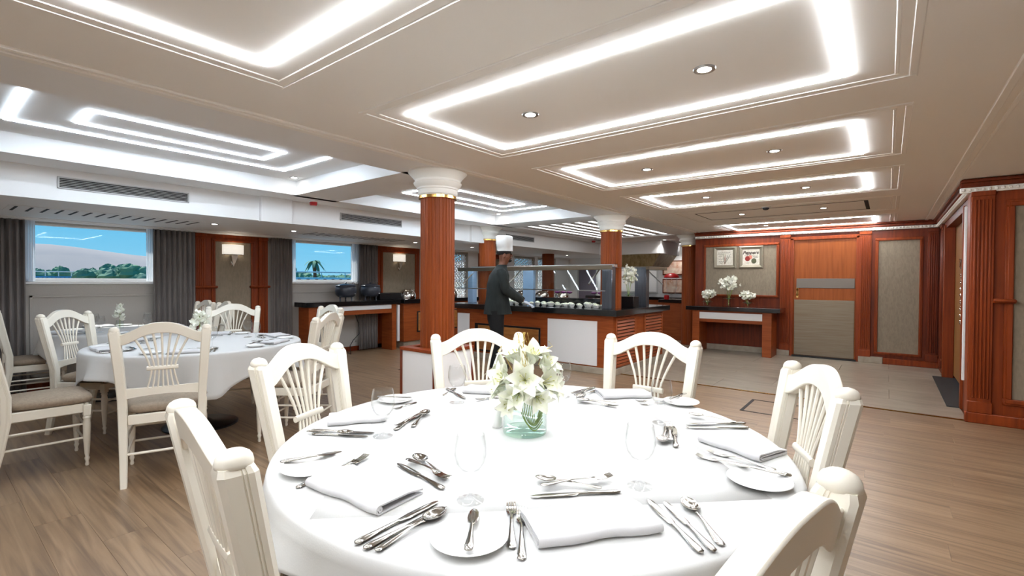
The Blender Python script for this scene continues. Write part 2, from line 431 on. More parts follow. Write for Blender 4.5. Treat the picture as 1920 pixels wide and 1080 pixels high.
def panel(fr, parent, a0, a1, z0, z1, w=.045, m='wood', inset='fabric_panel'):
    mb = MB(fr)
    for k, (o_, d) in enumerate(((0, .022), (.018, .034))):
        mb.box(a0 + o_, a1 - o_, 0, d, z0 + o_, z0 + w, .006); mb.box(a0 + o_, a1 - o_, 0, d, z1 - w, z1 - o_, .006)
        mb.box(a0 + o_, a0 + w, 0, d, z0 + w, z1 - w, .006); mb.box(a1 - w, a1 - o_, 0, d, z0 + w, z1 - w, .006)
    fixn(mb).build('panel_frame', m, parent)
    p = MB(fr); p.box(a0 + w * .9, a1 - w * .9, 0, .010, z0 + w * .9, z1 - w * .9); fixn(p).build('panel_fabric', inset, parent)
def rail(fr, parent, a0, a1, z, d=.07, m='wood'):
    mb = MB(fr); mb.box(a0, a1, 0, d * .7, z - .02, z + .02, .008); mb.box(a0, a1, 0, d, z - .008, z + .016, .008)
    fixn(mb).build('chair_rail', m, parent)
def crown(fr, parent, a0, a1, zt):
    mb = MB(fr); mb.prism([(a0, 0), (a0, 0), (a0, 0)], 0, 0) if False else None
    mb.box(a0, a1, 0, .09, zt - .03, zt, .008); mb.box(a0, a1, 0, .06, zt - .075, zt - .025, .01)
    fixn(mb).build('crown_moulding', 'wood_dark', parent)
    mb = MB(fr); mb.box(a0, a1, 0, .045, zt - .125, zt - .075, .006); fixn(mb).build('bead_backing', 'plaster', parent)
    mb = MB(fr); n = int((a1 - a0) / .045)
    for i in range(n):
        c = a0 + (a1 - a0) * (i + .5) / n
        mb.box(c - .014, c + .014, .04, .06, zt - .115, zt - .085, .008)
    o = fixn(mb).build('bead_row', 'plaster', parent); o['kind'] = 'stuff'
def skirting(fr, parent, a0, a1, m='wood', h=.09, d=.03):
    mb = MB(fr); mb.box(a0, a1, 0, d, 0, h, .006); fixn(mb).build('baseboard', m, parent)

# far wall with the steel-clad door
crown(FR_BACK, wall_back, -3.1, .66, CZ - .005)
panel(FR_BACK, wall_back, -2.93, -1.58, 1.05, 2.08)
pilaster(FR_BACK, wall_back, -1.56, -1.40, .1, 2.2)
pilaster(FR_BACK, wall_back, -.38, -.22, .1, 2.2)
panel(FR_BACK, wall_back, -.17, .44, .15, 2.08)
pilaster(FR_BACK, wall_back, .49, .62, .1, 2.2, 4, 'wood_dark')
skirting(FR_BACK, wall_back, -3.1, -1.40, 'stone_base', .11, .045)
skirting(FR_BACK, wall_back, -.38, -.05, 'stone_base', .11, .045)
skirting(FR_BACK, wall_back, -.05, .64, 'wood', .1, .03)
d1 = struct('door_1', BX(-1.345, -.425, YW - .002, YW + .05, .03, 2.105), 'wood_door')
mb = MB(); mb.box(-1.40, -1.345, YW - .03, YW + .06, 0, 2.14, .006).box(-.425, -.375, YW - .03, YW + .06, 0, 2.14, .006).box(-1.40, -.375, YW - .03, YW + .06, 2.10, 2.16, .006)
mb.build('door_frame', 'wood', d1)
BX(-1.33, -.44, YW - .012, YW, .035, 1.03, .003).build('kick_plate', 'brushed_steel', d1)
BX(-1.30, -.44, YW - .012, YW, 1.24, 1.41, .003).build('push_plate', 'dull_steel', d1)
h = MB(); h.tube([(-1.285, YW - .005, 1.10), (-1.285, YW - .06, 1.11), (-1.285, YW - .06, 1.22), (-1.285, YW - .005, 1.23)], .012, 8)
h.box(-1.305, -1.265, YW - .01, YW, 1.06, 1.26, .004); h.build('door_handle', 'brass', d1)
BX(-1.36, -.41, YW - .05, YW + .05, -.005, .03).build('door_sill', 'dark_slot', d1)
# near right wall
crown(FR_RIGHT, wall_right, .54, 3.5, CZ - .005)
pilaster(FR_RIGHT, wall_right, .625, .785, .1, 2.22, 5)
panel(FR_RIGHT, wall_right, .86, 1.9, .2, 2.12, .06)
panel(FR_RIGHT, wall_right, 2.2, 3.3, .2, 2.12, .06)
rail(FR_RIGHT, wall_right, .78, .935, 1.175, .09)
skirting(FR_RIGHT, wall_right, .60, 3.5, 'wood', .1, .05)
# passage wall with tan door
crown(FR_PASS, wall_passage, YR - .04, 10, CZ - .005)
pilaster(FR_PASS, wall_passage, 9.3, 9.6, .1, 2.2, 5, 'wood_dark', .02)
d2 = struct('door_2', BX(XR + .10, XR + .15, 6.98, 9.1, .05, 2.12), 'tan_door')
BX(XR + .085, XR + .1, 7.72, 7.74, .06, 2.1).build('door_joint', 'wood', d2)
MB().box(XR - .02, XR + .1, 6.93, 7.02, 0, 2.16, .006).box(XR - .02, XR + .1, 9.06, 9.15, 0, 2.16, .006).build('door_frame', 'wood', d2)
BX(XR - .12, XR + .15, 6.98, 9.1, 0, .012, .002).build('door_sill', 'dark_slot', d2)
h = MB(); n = 26
h.tube([(XR + .03, 7.42, .84), (XR + .03, 7.42, 1.62)], .014, 8)
for i in range(n): h.sphere((XR + .03 + .008 * cos(i * 1.9), 7.42 + .012 * sin(i * 1.9), .86 + .6 * i / n), .021, 8, 6)
h.lathe([(.02, 0), (.034, .03), (.03, .1), (.036, .12)], 10, (XR + .03, 7.42, 1.5))
h.tube([(XR + .1, 7.42, .9), (XR + .03, 7.42, .9)], .01, 6); h.tube([(XR + .1, 7.42, 1.55), (XR + .03, 7.42, 1.55)], .01, 6)
h.build('door_handle', 'chrome', d2)
trim = struct('trim_1', BX(XR - .035, XR - .012, 6.66, 6.69, .35, 2.12, .004), 'white_gloss')

# ------------------------------------------------------------------ window side
NX = XW
def window(i, y0, y1, z0, z1, lattice=False):
    w = MB()
    w.box(NX - .13, NX - .06, y0, y0 + .045, z0, z1, .006).box(NX - .13, NX - .06, y1 - .045, y1, z0, z1, .006)
    w.box(NX - .13, NX - .06, y0, y1, z0, z0 + .045, .006).box(NX - .13, NX - .06, y0, y1, z1 - .03, z1, .006)
    o = struct('window_%d' % i, w, 'white_paint')
    BX(NX - .1, NX - .095, y0 + .04, y1 - .04, z0 + .04, z1 - .025).build('pane', 'pane', o, False)
    BX(NX - .14, NX + .035, y0 - .02, y1 + .02, z0 - .03, z0 + .004, .006).build('window_sill', 'white_paint', o, False)
    if lattice:
        l = MB(); s = .17; x = NX - .05
        ny = max(1, int((y1 - y0) / s)); nz = int((z1 - z0) / s)
        for a in range(ny):
            for b in range(nz):
                cy = y0 + (a + .5) * (y1 - y0) / ny; cz = z0 + (b + .5) * (z1 - z0) / nz; r = s * .5
                for k in range(4):
                    t = pi / 4 + k * pi / 2
                    l.tube([(x, cy + r * cos(t) * 1.35, cz + r * sin(t) * 1.35), (x, cy + .25 * r * cos(t + .9), cz + .25 * r * sin(t + .9))], .015, 5)
                    t = k * pi / 2
                    l.tube([(x, cy + r * cos(t), cz + r * sin(t)), (x, cy + r * cos(t + pi / 2), cz + r * sin(t + pi / 2))], .013, 5)
        o2 = l.build('lattice_screen', 'white_paint', o); o2['kind'] = 'stuff'
    return o
for i, (y0, y1, z0, z1) in enumerate(WIN): window(i + 1, y0, y1, z0, z1, i >= 2)
# inset panels under the windows
for (y0, y1) in ((.9, 2.15), (4.0, 5.3)):
    f = MB(FR_LEFT); z0, z1 = .16, 1.14
    for q in ((y0, y1, z0, z0 + .03), (y0, y1, z1 - .03, z1), (y0, y0 + .03, z0, z1), (y1 - .03, y1, z0, z1)): f.box(q[0], q[1], 0, .014, q[2], q[3], .004)
    fixn(f).build('panel_frame', 'grey_wall', wall_left)
skirting(FR_LEFT, wall_left, -3, 12.9, 'wood_dark', .09, .02)
# timber panels with sconces between the windows
for (a0, a1, full) in ((-.54, .49, 1), (2.60, 3.64, 1), (5.75, 6.85, 0), (8.75, 9.85, 0)):
    fr = FR_LEFT
    b = MB(fr); b.box(a0, a1, 0, .02, 0, SZ - .03); fixn(b).build('timber_backing', 'wood', wall_left, False)
    FR2 = FR_LEFT @ Matrix.Translation((0, .02, 0))
    if full:
        pilaster(FR2, wall_left, a0 + .005, a0 + .14, .02, SZ - .035, 4); pilaster(FR2, wall_left, a1 - .14, a1 - .005, .02, SZ - .035, 4)
        panel(FR2, wall_left, a0 + .225, a1 - .215, .2, 1.955)
        rail(FR2, wall_left, a0 - .02, a0 + .29, 1.225, .08); rail(FR2, wall_left, a1 - .28, a1 + .02, 1.225, .08)
    else:
        panel(FR2, wall_left, a0 + .09, a1 - .09, .2, 1.945)
for (y0, y1) in ((6.88, 7.22), (8.38, 8.72), (9.88, 10.17), (11.13, 11.27), (12.23, 12.98)):
    BX(NX, NX + .02, y0, y1, .1, SZ - .03, .004).build('white_board', 'white_paint', wall_left, False)
for (y0, y1) in ((7.22, 8.38), (10.17, 11.13), (11.27, 12.23)):
    BX(NX, NX + .015, y0, y1, .1, .94, .004).build('white_board', 'white_paint', wall_left, False)
def sconce(y, label):
    t = thing('wall_sconce', label, 'wall lamp', (NX + .032, y, 1.66), 0, 'wall sconces on the timber panels')
    g = MB()
    g.grid(lambda u, v: (.115 * sin(pi * u) ** .75, -.155 + .31 * u, .06 + .15 * v), 18, 2)
    o = g.build('shade', 'sconce_glass', t)
    so = o.modifiers.new('th', 'SOLIDIFY'); so.thickness = .006
    b = MB(); b.prism([(-.155, .05), (.155, .05), (.155, .064), (-.155, .064)], 0, .02)
    b.m = Matrix(((0, 1, 0, 0), (1, 0, 0, 0), (0, 0, 1, 0), (0, 0, 0, 1)))
    f = MB()
    f.tube([(.115 * sin(pi * u / 12) ** .75, -.155 + .31 * u / 12, .058) for u in range(13)], .006, 6)
    f.box(0, .008, -.03, .03, -.1, .2, .003); f.build('back_plate', 'chrome', t)
    v = MB(); v.loft([[(.004, -.004, -.12), (.012, -.004, -.12), (.012, .004, -.12), (.004, .004, -.12)], [(.004, -.055, .055), (.075, -.05, .055), (.075, .05, .055), (.004, .055, .055)]])
    v.build('bracket', 'chrome', t)
    ld = bpy.data.lights.new('sconce_bulb', 'POINT'); ld.energy = .5; ld.shadow_soft_size = .03; ld.color = (1, .88, .7)
    lo = bpy.data.objects.new('sconce_bulb', ld); COL.objects.link(lo); lo.parent = t; lo.location = (.045, 0, .15)
sconce(3.12, 'lit wall sconce beside the curtain of the large left window')
sconce(6.30, 'lit wall sconce above the chrome dome on the black-topped counter')
# curtains
def curtain(name, y0, y1, z0, z1, x, folds, amp, m, label, cat, group):
    g = MB(); n = folds * 8; ph = random.random() * 6
    def fn(u, v):
        a = amp * (.75 + .25 * v); w = u * folds * 2 * pi
        return (x + a * sin(w + ph) + .3 * a * sin(w * .37 + ph * 2) , y0 + (y1 - y0) * u + .006 * sin(3 * w), z0 + (z1 - z0) * v)
    g.grid(fn, n, 6)
    o = g.build(name, m); tag(o, label, cat, group)
    if m != 'sheer':
        so = o.modifiers.new('th', 'SOLIDIFY'); so.thickness = .004
    return o
curtain('curtain', .50, .86, .02, SZ - .03, NX + .085, 6, .028, 'curtain', 'grey drape at the left edge of the left window', 'curtain', 'grey window drapes')
curtain('curtain', 2.08, 2.58, .02, SZ - .03, NX + .085, 8, .028, 'curtain', 'grey drape between the left window and the timber sconce panel', 'curtain', 'grey window drapes')
curtain('curtain', 3.68, 4.02, .02, SZ - .03, NX + .085, 6, .028, 'curtain', 'grey drape hanging left of the window with the palm view', 'curtain', 'grey window drapes')
curtain('curtain', 5.30, 5.73, .02, SZ - .03, NX + .085, 7, .028, 'curtain', 'grey drape behind the soup kettles, right of the palm window', 'curtain', 'grey window drapes')
curtain('sheer_curtain', .84, .95, 1.31, SZ - .03, NX + .03, 5, .016, 'sheer', 'bright white sheer at the left side of the left window', 'sheer curtain', 'white window sheers')
curtain('sheer_curtain', 2.03, 2.14, 1.31, SZ - .03, NX + .03, 5, .016, 'sheer', 'bright white sheer at the right side of the left window', 'sheer curtain', 'white window sheers')
curtain('sheer_curtain', 3.98, 4.11, 1.31, SZ - .03, NX + .03, 5, .016, 'sheer', 'bright white sheer at the left of the palm window', 'sheer curtain', 'white window sheers')
curtain('sheer_curtain', 5.20, 5.34, 1.31, SZ - .03, NX + .03, 5, .016, 'sheer', 'white sheer at the right of the palm window above kettles', 'sheer curtain', 'white window sheers')
# air grilles
def grille(y0, y1, label):
    t = thing('air_grille', label, 'air grille', (-5.94, (y0 + y1) / 2, 2.215), 0, 'air grilles in the soffit')
    w = (y1 - y0) / 2; a = MB(); z = .055
    a.box(0, .012, -w, w, z - .014, z, .003).box(0, .012, -w, w, -z, -z + .014, .003).box(0, .012, -w, -w + .014, -z, z, .003).box(0, .012, w - .014, w, -z, z, .003)
    a.build('frame', 'vent_grey', t); BX(-.004, .003, -w + .01, w - .01, -z + .01, z - .01).build('dark_back', 'dark_slot', t)
    s = MB().box(.002, .011, -w + .012, w - .012, -.002, .002, .0006).mesh('slat')
    for k in range(5): 
        o = obj('slat', s, 'vent_grey', t, (0, 0, -.030 + k * .015)); o.rotation_euler = (0, .15, 0)
grille(.86, 1.90, 'long grey air grille in the soffit above the left window')
grille(3.71, 4.77, 'grey air grille in the soffit left of the fluted front column')
grille(7.35, 8.3, 'small grey air grille in the soffit right of the front column')
def slot_vent(y0, y1, label):
    t = thing('slot_diffuser', label, 'air diffuser', (-6.9, (y0 + y1) / 2, SZ), 0, 'slotted diffusers over the windows')
    w = (y1 - y0) / 2
    BX(-.27, .27, -w, w, -.006, .0, .002).build('plate', 'white_paint', t)
    sm = MB().box(-.21, .21, -.011, .011, -.0085, -.002).mesh('slot', False)
    n = int((y1 - y0) / .105)
    for k in range(n): obj('slot', sm, 'dark_slot', t, (0, -w + (k + .5) * 2 * w / n, 0))
slot_vent(.62, 2.3, 'slotted white air diffuser over the left window')
slot_vent(3.75, 5.5, 'slotted white air diffuser over the palm window')

# ------------------------------------------------------------------ ceiling lights
def led_rect(x0, x1, y0, y1, z, label, open_side=None, w=.022, m='led'):
    t = thing('light_strip', label, 'light strip', ((x0 + x1) / 2, (y0 + y1) / 2, z), 0, 'white light lines in the ceiling')
    hx, hy = (x1 - x0) / 2, (y1 - y0) / 2; d0, d1 = -.008, 0.
    segs = [(-hx, hx, -hy - w / 2, -hy + w / 2), (-hx, hx, hy - w / 2, hy + w / 2), (-hx - w / 2, -hx + w / 2, -hy - w / 2, hy + w / 2), (hx - w / 2, hx + w / 2, -hy - w / 2, hy + w / 2)]
    for k, s in enumerate(segs):
        if k == open_side: continue
        if k < 2: s = (s[0] + w / 2, s[1] - (w / 2 if open_side != 3 else 0), s[2], s[3])
        BX(s[0], s[1], s[2], s[3], d0, d1).build('light_bar', m, t, False)
nm = {-2: 'behind the viewpoint', -1: 'above the near left ceiling edge', 0: 'nearest over the round table with two downlights', 1: 'second over the table from the front',
      2: 'third from the front before the slot frame', 4: 'farthest, close to the timber wall with the door'}
for k in (-2, -1, 0, 1, 2, 4):
    led_rect(-2.28, -.17, 1.89 + 1.765 * k, 2.80 + 1.765 * k, CZ, 'rectangular white light line, ' + nm[k])
for k, s in ((0, 'above the left table'), (1, 'beyond the front column')):
    led_rect(-5.07, -4.18, .46 + 3.65 * k, 2.50 + 3.65 * k, TZ, 'three-sided white light line in the raised tray ' + s, 3, m='led_cool')
    led_rect(-4.76, -4.35, .80 + 3.65 * k, 2.15 + 3.65 * k, TZ, 'small closed white light rectangle in the raised tray ' + s, m='led_cool')
for k in range(7):
    x = -5.30 + k * .255
    o = BX(-.042, .042, -1.5, 1.5, -.002, .0).build('ceiling_light', 'led_panel', None, False, loc=(x, 8.61, 2.368))
    tag(o, 'long glowing ceiling slat above the buffet, %s' % ['nearest the windows', 'second from the windows', 'third from the windows', 'middle of seven', 'third from the columns', 'second from the columns', 'nearest the columns'][k], 'ceiling light', 'glowing slats over the buffet')
dl_ring = MB().lathe([(.032, .002), (.032, -.004), (.048, -.006), (.052, .0)], 20, cap0=False, cap1=False).mesh('trim_ring')
dl_lens = MB().lathe([(.031, -.001), (.0001, -.001)], 16, cap0=False, cap1=False).mesh('lens')
dl_l = bpy.data.lights.new('downlight_lamp', 'SPOT'); dl_l.energy = SPOT_W; dl_l.spot_size = radians(125); dl_l.spot_blend = .8; dl_l.shadow_soft_size = .03; dl_l.color = (1, .98, .95)
dl_far = dl_l.copy(); dl_far.energy = SPOT_W * 3.2
def downlight(x, y, z, label):
    t = thing('downlight', label, 'downlight', (x, y, z), 0, 'recessed ceiling downlights')
    obj('trim_ring', dl_ring, 'steel', t); obj('lens', dl_lens, 'lamp_lens', t)
    o = bpy.data.objects.new('downlight_lamp', dl_far if (x < -3.4 and y > 5.5) else dl_l); COL.objects.link(o); o.parent = t; o.location = (0, 0, -.02)
side = ['left', 'right']
for k, w in ((-1, 'behind the viewpoint'), (0, 'nearest light rectangle'), (1, 'second light rectangle'), (2, 'third light rectangle'), (3, 'dark slot frame'), (4, 'farthest light rectangle')):
    for j, x in enumerate((-1.70, -.69)):
        if k == 4 and j: continue
        downlight(x, 2.33 + 1.765 * k, CZ, '%s recessed downlight within the %s' % (side[j], w))
downlight(-5.33, 2.75, TZ, 'small downlight in the corner of the raised tray above left table')
downlight(-5.33, 6.38, TZ, 'small downlight in the tray corner beyond the front column')
for (x, y, s) in ((-6.80, 2.46, 'above the timber panel by the left window'), (-6.80, 3.5, 'right of the left timber sconce panel'), (-6.95, 5.9, 'above the soup kettles'), (-6.9, 8.6, 'near the lattice windows'), (-6.9, 11.2, 'second farthest, by the lattice windows'), (-6.6, 12.6, 'farthest, before the end wall'), (-6.9, 7.4, 'right of the front column')):
    downlight(x, y, SZ, 'small downlight in the low window soffit ' + s)
downlight(-4.2, 11.2, CZ, 'small ceiling downlight behind the buffet near end column')
downlight(-4.3, 12.6, CZ, 'small ceiling downlight close to the end wall')
downlight(-5.7, 12.6, CZ, 'small ceiling downlight close to the end wall, left of the hood')
# detectors
t = thing('fire_alarm', 'red round fire alarm under the soffit near the front column', 'alarm', (-5.72, 3.2, CZ))
MB().lathe([(.05, 0), (.05, -.015), (.042, -.02)], 20).build('base', 'white_paint', t); MB().lathe([(.046, -.018), (.046, -.045), (.036, -.06), (.01, -.062)], 20).build('sounder', 'red_plastic', t)
t = thing('fire_alarm', 'small red fire alarm above the far end of the buffet', 'alarm', (-5.6, 10.3, CZ))
MB().lathe([(.05, 0), (.05, -.015), (.042, -.02)], 20).build('base', 'white_paint', t); MB().lathe([(.046, -.018), (.046, -.045), (.036, -.06), (.01, -.062)], 20).build('sounder', 'red_plastic', t)
t = thing('smoke_detector', 'white smoke detector in the ceiling beside the dark slot frame', 'smoke detector', (-1.28, 7.05, CZ))
MB().lathe([(.055, 0), (.055, -.012), (.05, -.016)], 20).build('base', 'vent_grey', t); MB().lathe([(.04, -.014), (.036, -.035), (.02, -.045)], 20).build('sensor_head', 'dark_slot', t)

# ------------------------------------------------------------------ columns
def column_parts():
    R = .158; n = 30; rings = []
    sec = []
    for i in range(n):
        for (da, rr) in ((0., R), (.5, R), (.62, R - .006), (.88, R - .006)):
            a = 2 * pi * (i + da) / n; sec.append((rr * cos(a), rr * sin(a)))
    shaft = MB().loft([[(x, y, z) for x, y in sec] for z in (0, 2.10)]).mesh('shaft', True, 30)
    ring = MB().lathe([(.166, 2.085), (.176, 2.09), (.176, 2.115), (.166, 2.12)], 40).mesh('brass_ring')
    cap = MB().lathe([(.17, 2.115), (.182, 2.13), (.182, 2.17), (.19, 2.175), (.19, 2.19), (.215, 2.215), (.222, 2.235), (.21, 2.245), (.21, 2.26), (.235, 2.29), (.262, 2.318), (.27, 2.325), (.27, CZ + .002)], 40).mesh('capital', True, 30)
    return shaft, ring, cap
sh_m, ri_m, ca_m = column_parts()
for (x, y, l) in ((-3.30, 3.07, 'thick fluted brown column standing in front, on a white panelled plinth'), (-3.34, 6.70, 'fluted brown column rising from the corner of the buffet'),
                  (-3.34, 10.4, 'fluted brown column at the end of the timber wall'), (-5.93, 6.78, 'fluted brown column behind the chef'), (-7.0, 10.42, 'small far fluted column near the lattice windows')):
    t = thing('column', l, 'column', (x, y, 0), 0, 'fluted columns with white capitals')
    obj('shaft', sh_m, 'wood_column', t); obj('brass_ring', ri_m, 'brass', t); obj('capital', ca_m, 'plaster', t)
# plinth round the front column
t = thing('column_plinth', 'low white panelled plinth with brown top round the front column', 'plinth', (-3.30, 3.07, 0))
p = MB(); p.box(-.22, .22, -.24, -.161, .0, .70, .003); p.box(-.22, .22, .161, .24, 0, .70, .003); p.box(-.22, -.161, -.161, .161, 0, .70, .003); p.box(.161, .22, -.161, .161, 0, .70, .003)
p.build('white_panel', 'white_gloss', t)
p = MB(); p.box(-.235, .235, -.255, -.162, .70, .73, .004); p.box(-.235, .235, .162, .255, .70, .73, .004); p.box(-.235, -.162, -.162, .162, .70, .73, .004); p.box(.162, .235, -.162, .162, .70, .73, .004)
p.build('top_ledge', 'wood', t)
e_ = MB().box(-.012, .012, -.012, .012, 0, .70, .003).mesh('edge_strip')
for (x, y) in ((-.22, -.24), (.22, -.24), (-.22, .24), (.22, .24)): obj('edge_strip', e_, 'wood_dark', t, (x, y, 0))

# ------------------------------------------------------------------ dining chairs
def backy(z, x=0.):
    return (-.205 if z < .55 else -.205 - .19 * (z - .55)) - (.018 * (1 - (x / .23) ** 2) if z > .5 else 0)
def chair_proto():
    P = {}
    def post(sx):
        mb = MB(); rings = []
        for (z, x, y, hx, hy) in ((0, .205, -.275, .018, .020), (.2, .21, -.235, .021, .024), (.40, .215, -.207, .024, .028), (.56, .218, -.207, .025, .029), (.75, .228, -.245, .0265, .031), (.995, .245, -.292, .029, .034), (1.008, .245, -.294, .024, .029)):
            right = [(hx, .7 * hy)] + [(hx - (.0022 if abs(q) in (.37, .31, .17, .11) else 0.), q * hy) for q in (.39, .37, .31, .29, .19, .17, .11, .09, -.5)] + [(hx, -.7 * hy)]
            left = [(-a, b) for a, b in right][::-1]
            sec = [(hx * .75, hy)] + right + [(hx * .75, -hy), (-hx * .75, -hy)] + left + [(-hx * .75, hy)]
            sec = sec[::-1]
            rings.append([(sx * (x + a), y + b, z) if sx > 0 else (-(x + a), y + b, z) for a, b in sec])
        mb.loft(rings)
        if sx < 0: mb.f = [t[::-1] for t in mb.f]
        return mb
    t = thing('dining_chair', '', 'chair')
    for sx in (-1, 1):
        l = post(sx).build('leg', 'chair_paint', t, True, 25)
        c = MB(Matrix.Translation((sx * .245, -.294, 1.007)) @ Matrix.Diagonal((1.04, 1.22, 1, 1))); c.lathe([(.0225, -.006), (.0265, .0), (.027, .006), (.0255, .014), (.021, .022), (.013, .028), (.002, .031)], 16); c.build('post_cap', 'chair_paint', l)
        f = MB(); f.lathe([(.009, 0), (.013, .01), (.009, .03), (.014, .045), (.016, .055), (.011, .065), (.015, .09), (.021, .2), (.023, .3), (.019, .335), (.024, .345), (.019, .36)], 12, (sx * .218, .195, 0))
        f.box(sx * .218 - .022, sx * .218 + .022, .173, .217, .36, .44, .004); f.build('leg', 'chair_paint', t)
    cr = MB(); n = 22; top = []; bot = []
    for i in range(n + 1):
        x = -.226 + .452 * i / n; q = x / .226
        arch = .5 + .5 * cos(pi * abs(q) ** 1.3)
        top.append((x, .985 + .075 * arch)); bot.append((x, .914 + .076 * arch))
    poly = bot + top[::-1]
    m0 = len(poly); vs = []
    for s_, yy in ((0, .019), (1, -.019)):
        for (x, z) in poly: vs.append((x, backy(z, x) + yy, z))
    fs = []
    for i in range(n):
        a, b, c, d = i, i + 1, m0 - 2 - i, m0 - 1 - i
        fs += [(d, c, b, a), (a + m0, b + m0, c + m0, d + m0)]
    for i in range(m0): j = (i + 1) % m0; fs.append((i, j, j + m0, i + m0))
    cr.add(vs, fs); o = cr.build('crest_rail', 'chair_paint', t, True, 40)
    bv = o.modifiers.new('bv', 'BEVEL'); bv.width = .004; bv.segments = 2; bv.limit_method = 'ANGLE'
    # tie bar and lower rail
    MB().tube([(x, backy(.755, x) + 0, .755) for x in (-.085, -.04, 0, .04, .085)], .011, 8, 1.3).build('tie_bar', 'chair_paint', t)
    lr = MB(); rg = []
    for i in range(9):
        x = -.21 + .42 * i / 8; yb = backy(.59, x); rg.append([(x, yb - .011, .56 + .018 * (1 - (x / .2) ** 2)), (x, yb + .011, .56 + .018 * (1 - (x / .2) ** 2)), (x, yb + .011, .625), (x, yb - .011, .625)])
    lr.loft(rg); lr.build('lower_rail', 'chair_paint', t)
    for k in range(7):
        q = (k - 3) / 3.; x0, x1 = q * .066, q * .142
        arch = .5 + .5 * cos(pi * abs(x1 / .226) ** 1.3); zt = .922 + .076 * arch
        pts = []
        for s_ in range(6):
            w = s_ / 5.; z = .757 + (zt - .757) * w; x = x0 + (x1 - x0) * w ** 1.35; pts.append((x, backy(z, x), z))
        MB().tube(pts, [.0055, .006, .0065, .007, .0075, .0075], 7).build('spindle', 'chair_paint', t)
        pts = []
        for s_ in range(4):
            w = s_ / 3.; z = .753 - .130 * w; x = q * (.058 + .026 * w ** 1.3); pts.append((x, backy(z, x), z))
        MB().tube(pts, .0055, 7).build('spindle', 'chair_paint', t)
    # seat
    for (q) in ((-.205, .205, .182, .208), (-.19, .19, -.222, -.196)):
        BX(q[0], q[1], q[2], q[3], .385, .45, .005).build('seat_rail', 'chair_paint', t)
    for sx in (-1, 1): BX(sx * .215 - .013, sx * .215 + .013, -.19, .18, .385, .45, .005).build('seat_rail', 'chair_paint', t)
    cu = MB(); rings = []
    for (sc, z) in ((.90, .448), (1.0, .458), (1.04, .478), (1.02, .497), (.94, .510), (.70, .519), (.35, .523)):
        r = []
        for i in range(32):
            a = 2 * pi * i / 32; c, s_ = cos(a), sin(a); e_ = .38
            yy = .215 * abs(s_) ** e_ * (1 if s_ > 0 else -1); hw = .222 + .024 * (yy / .215)
            r.append((sc * hw * abs(c) ** e_ * (1 if c > 0 else -1), .015 + sc * yy, z))
        rings.append(r)
    cu.loft(rings); cu.build('cushion', 'cushion', t, True, 50)
    for z in (.20, .30):
        for sx in (-1, 1): MB().tube([(sx * .198, -.225 + (.2 - z) * -.1, z), (sx * .205, .195, z)], [.008, .008], 7).build('stretcher', 'chair_paint', t)
    for z in (.17, .28): MB().tube([(-.2, .195, z), (.2, .195, z)], .008, 7).build('stretcher', 'chair_paint', t)
    MB().tube([(-.2, -.235, .20), (.2, -.235, .20)], .009, 7).build('stretcher', 'chair_paint', t)
    return t
proto = chair_proto(); used = [False]
def chair(x, y, phi, label, group):
    """(x, y) centre of the chair's top rail, phi the way its back faces, in degrees"""
    o = copy_tree(proto) if used[0] else proto
    used[0] = True; a = radians(phi)
    o.location = (x - .29 * cos(a), y - .29 * sin(a), 0); o.rotation_euler = (0, 0, a + pi / 2)
    tag(o, label, 'chair', group); return o
G1, G2, G3 = 'chairs round the near table', 'chairs round the left table', 'chairs at the window table'
chair(-1.86, 2.05, 143.5, 'white spindle-back chair behind the vase, in front of the chef', G1)
chair(-1.02, 2.53, 87.5, 'white spindle-back chair at the near table facing us, right of the lilies', G1)
chair(-.19, 1.90, 24, 'white spindle-back chair at the right of the near table', G1)
chair(-.112, .70, -12, 'white chair cut off by the lower right picture edge', G1)
chair(-1.16, .40, 262, 'white chair seen from behind at the near table, closest on the left', G1)
chair(-2.0, 1.07, 203, 'white spindle-back chair at the near table beside the left table', G1)
chair(-3.74, 1.04, -20, 'cream chair with its back to us, in front of the left table', G2)
chair(-5.80, .89, 222, 'white chair between the left table and the window table', G2)
chair(-4.74, .32, 268, 'chair at the left picture edge with brown cushion turned sideways', G2)
chair(-5.90, 2.33, 153, 'white chair behind the left table before the timber sconce panel', G2)
chair(-3.80, 2.26, 36, 'white chair right of the left table, nearer of the two turned sideways', G2)
chair(-4.97, 2.98, 84, 'white chair right of the left table, farther of the two turned sideways', G2)
chair(-7.30, 2.52, 92, 'pale chair by the window drape, nearer the wall', G3)
chair(-6.72, 2.55, 86, 'pale chair behind the white flowers of the left table', G3)
chair(-7.12, .56, 268, 'chair at the window table near the left picture edge', G3)

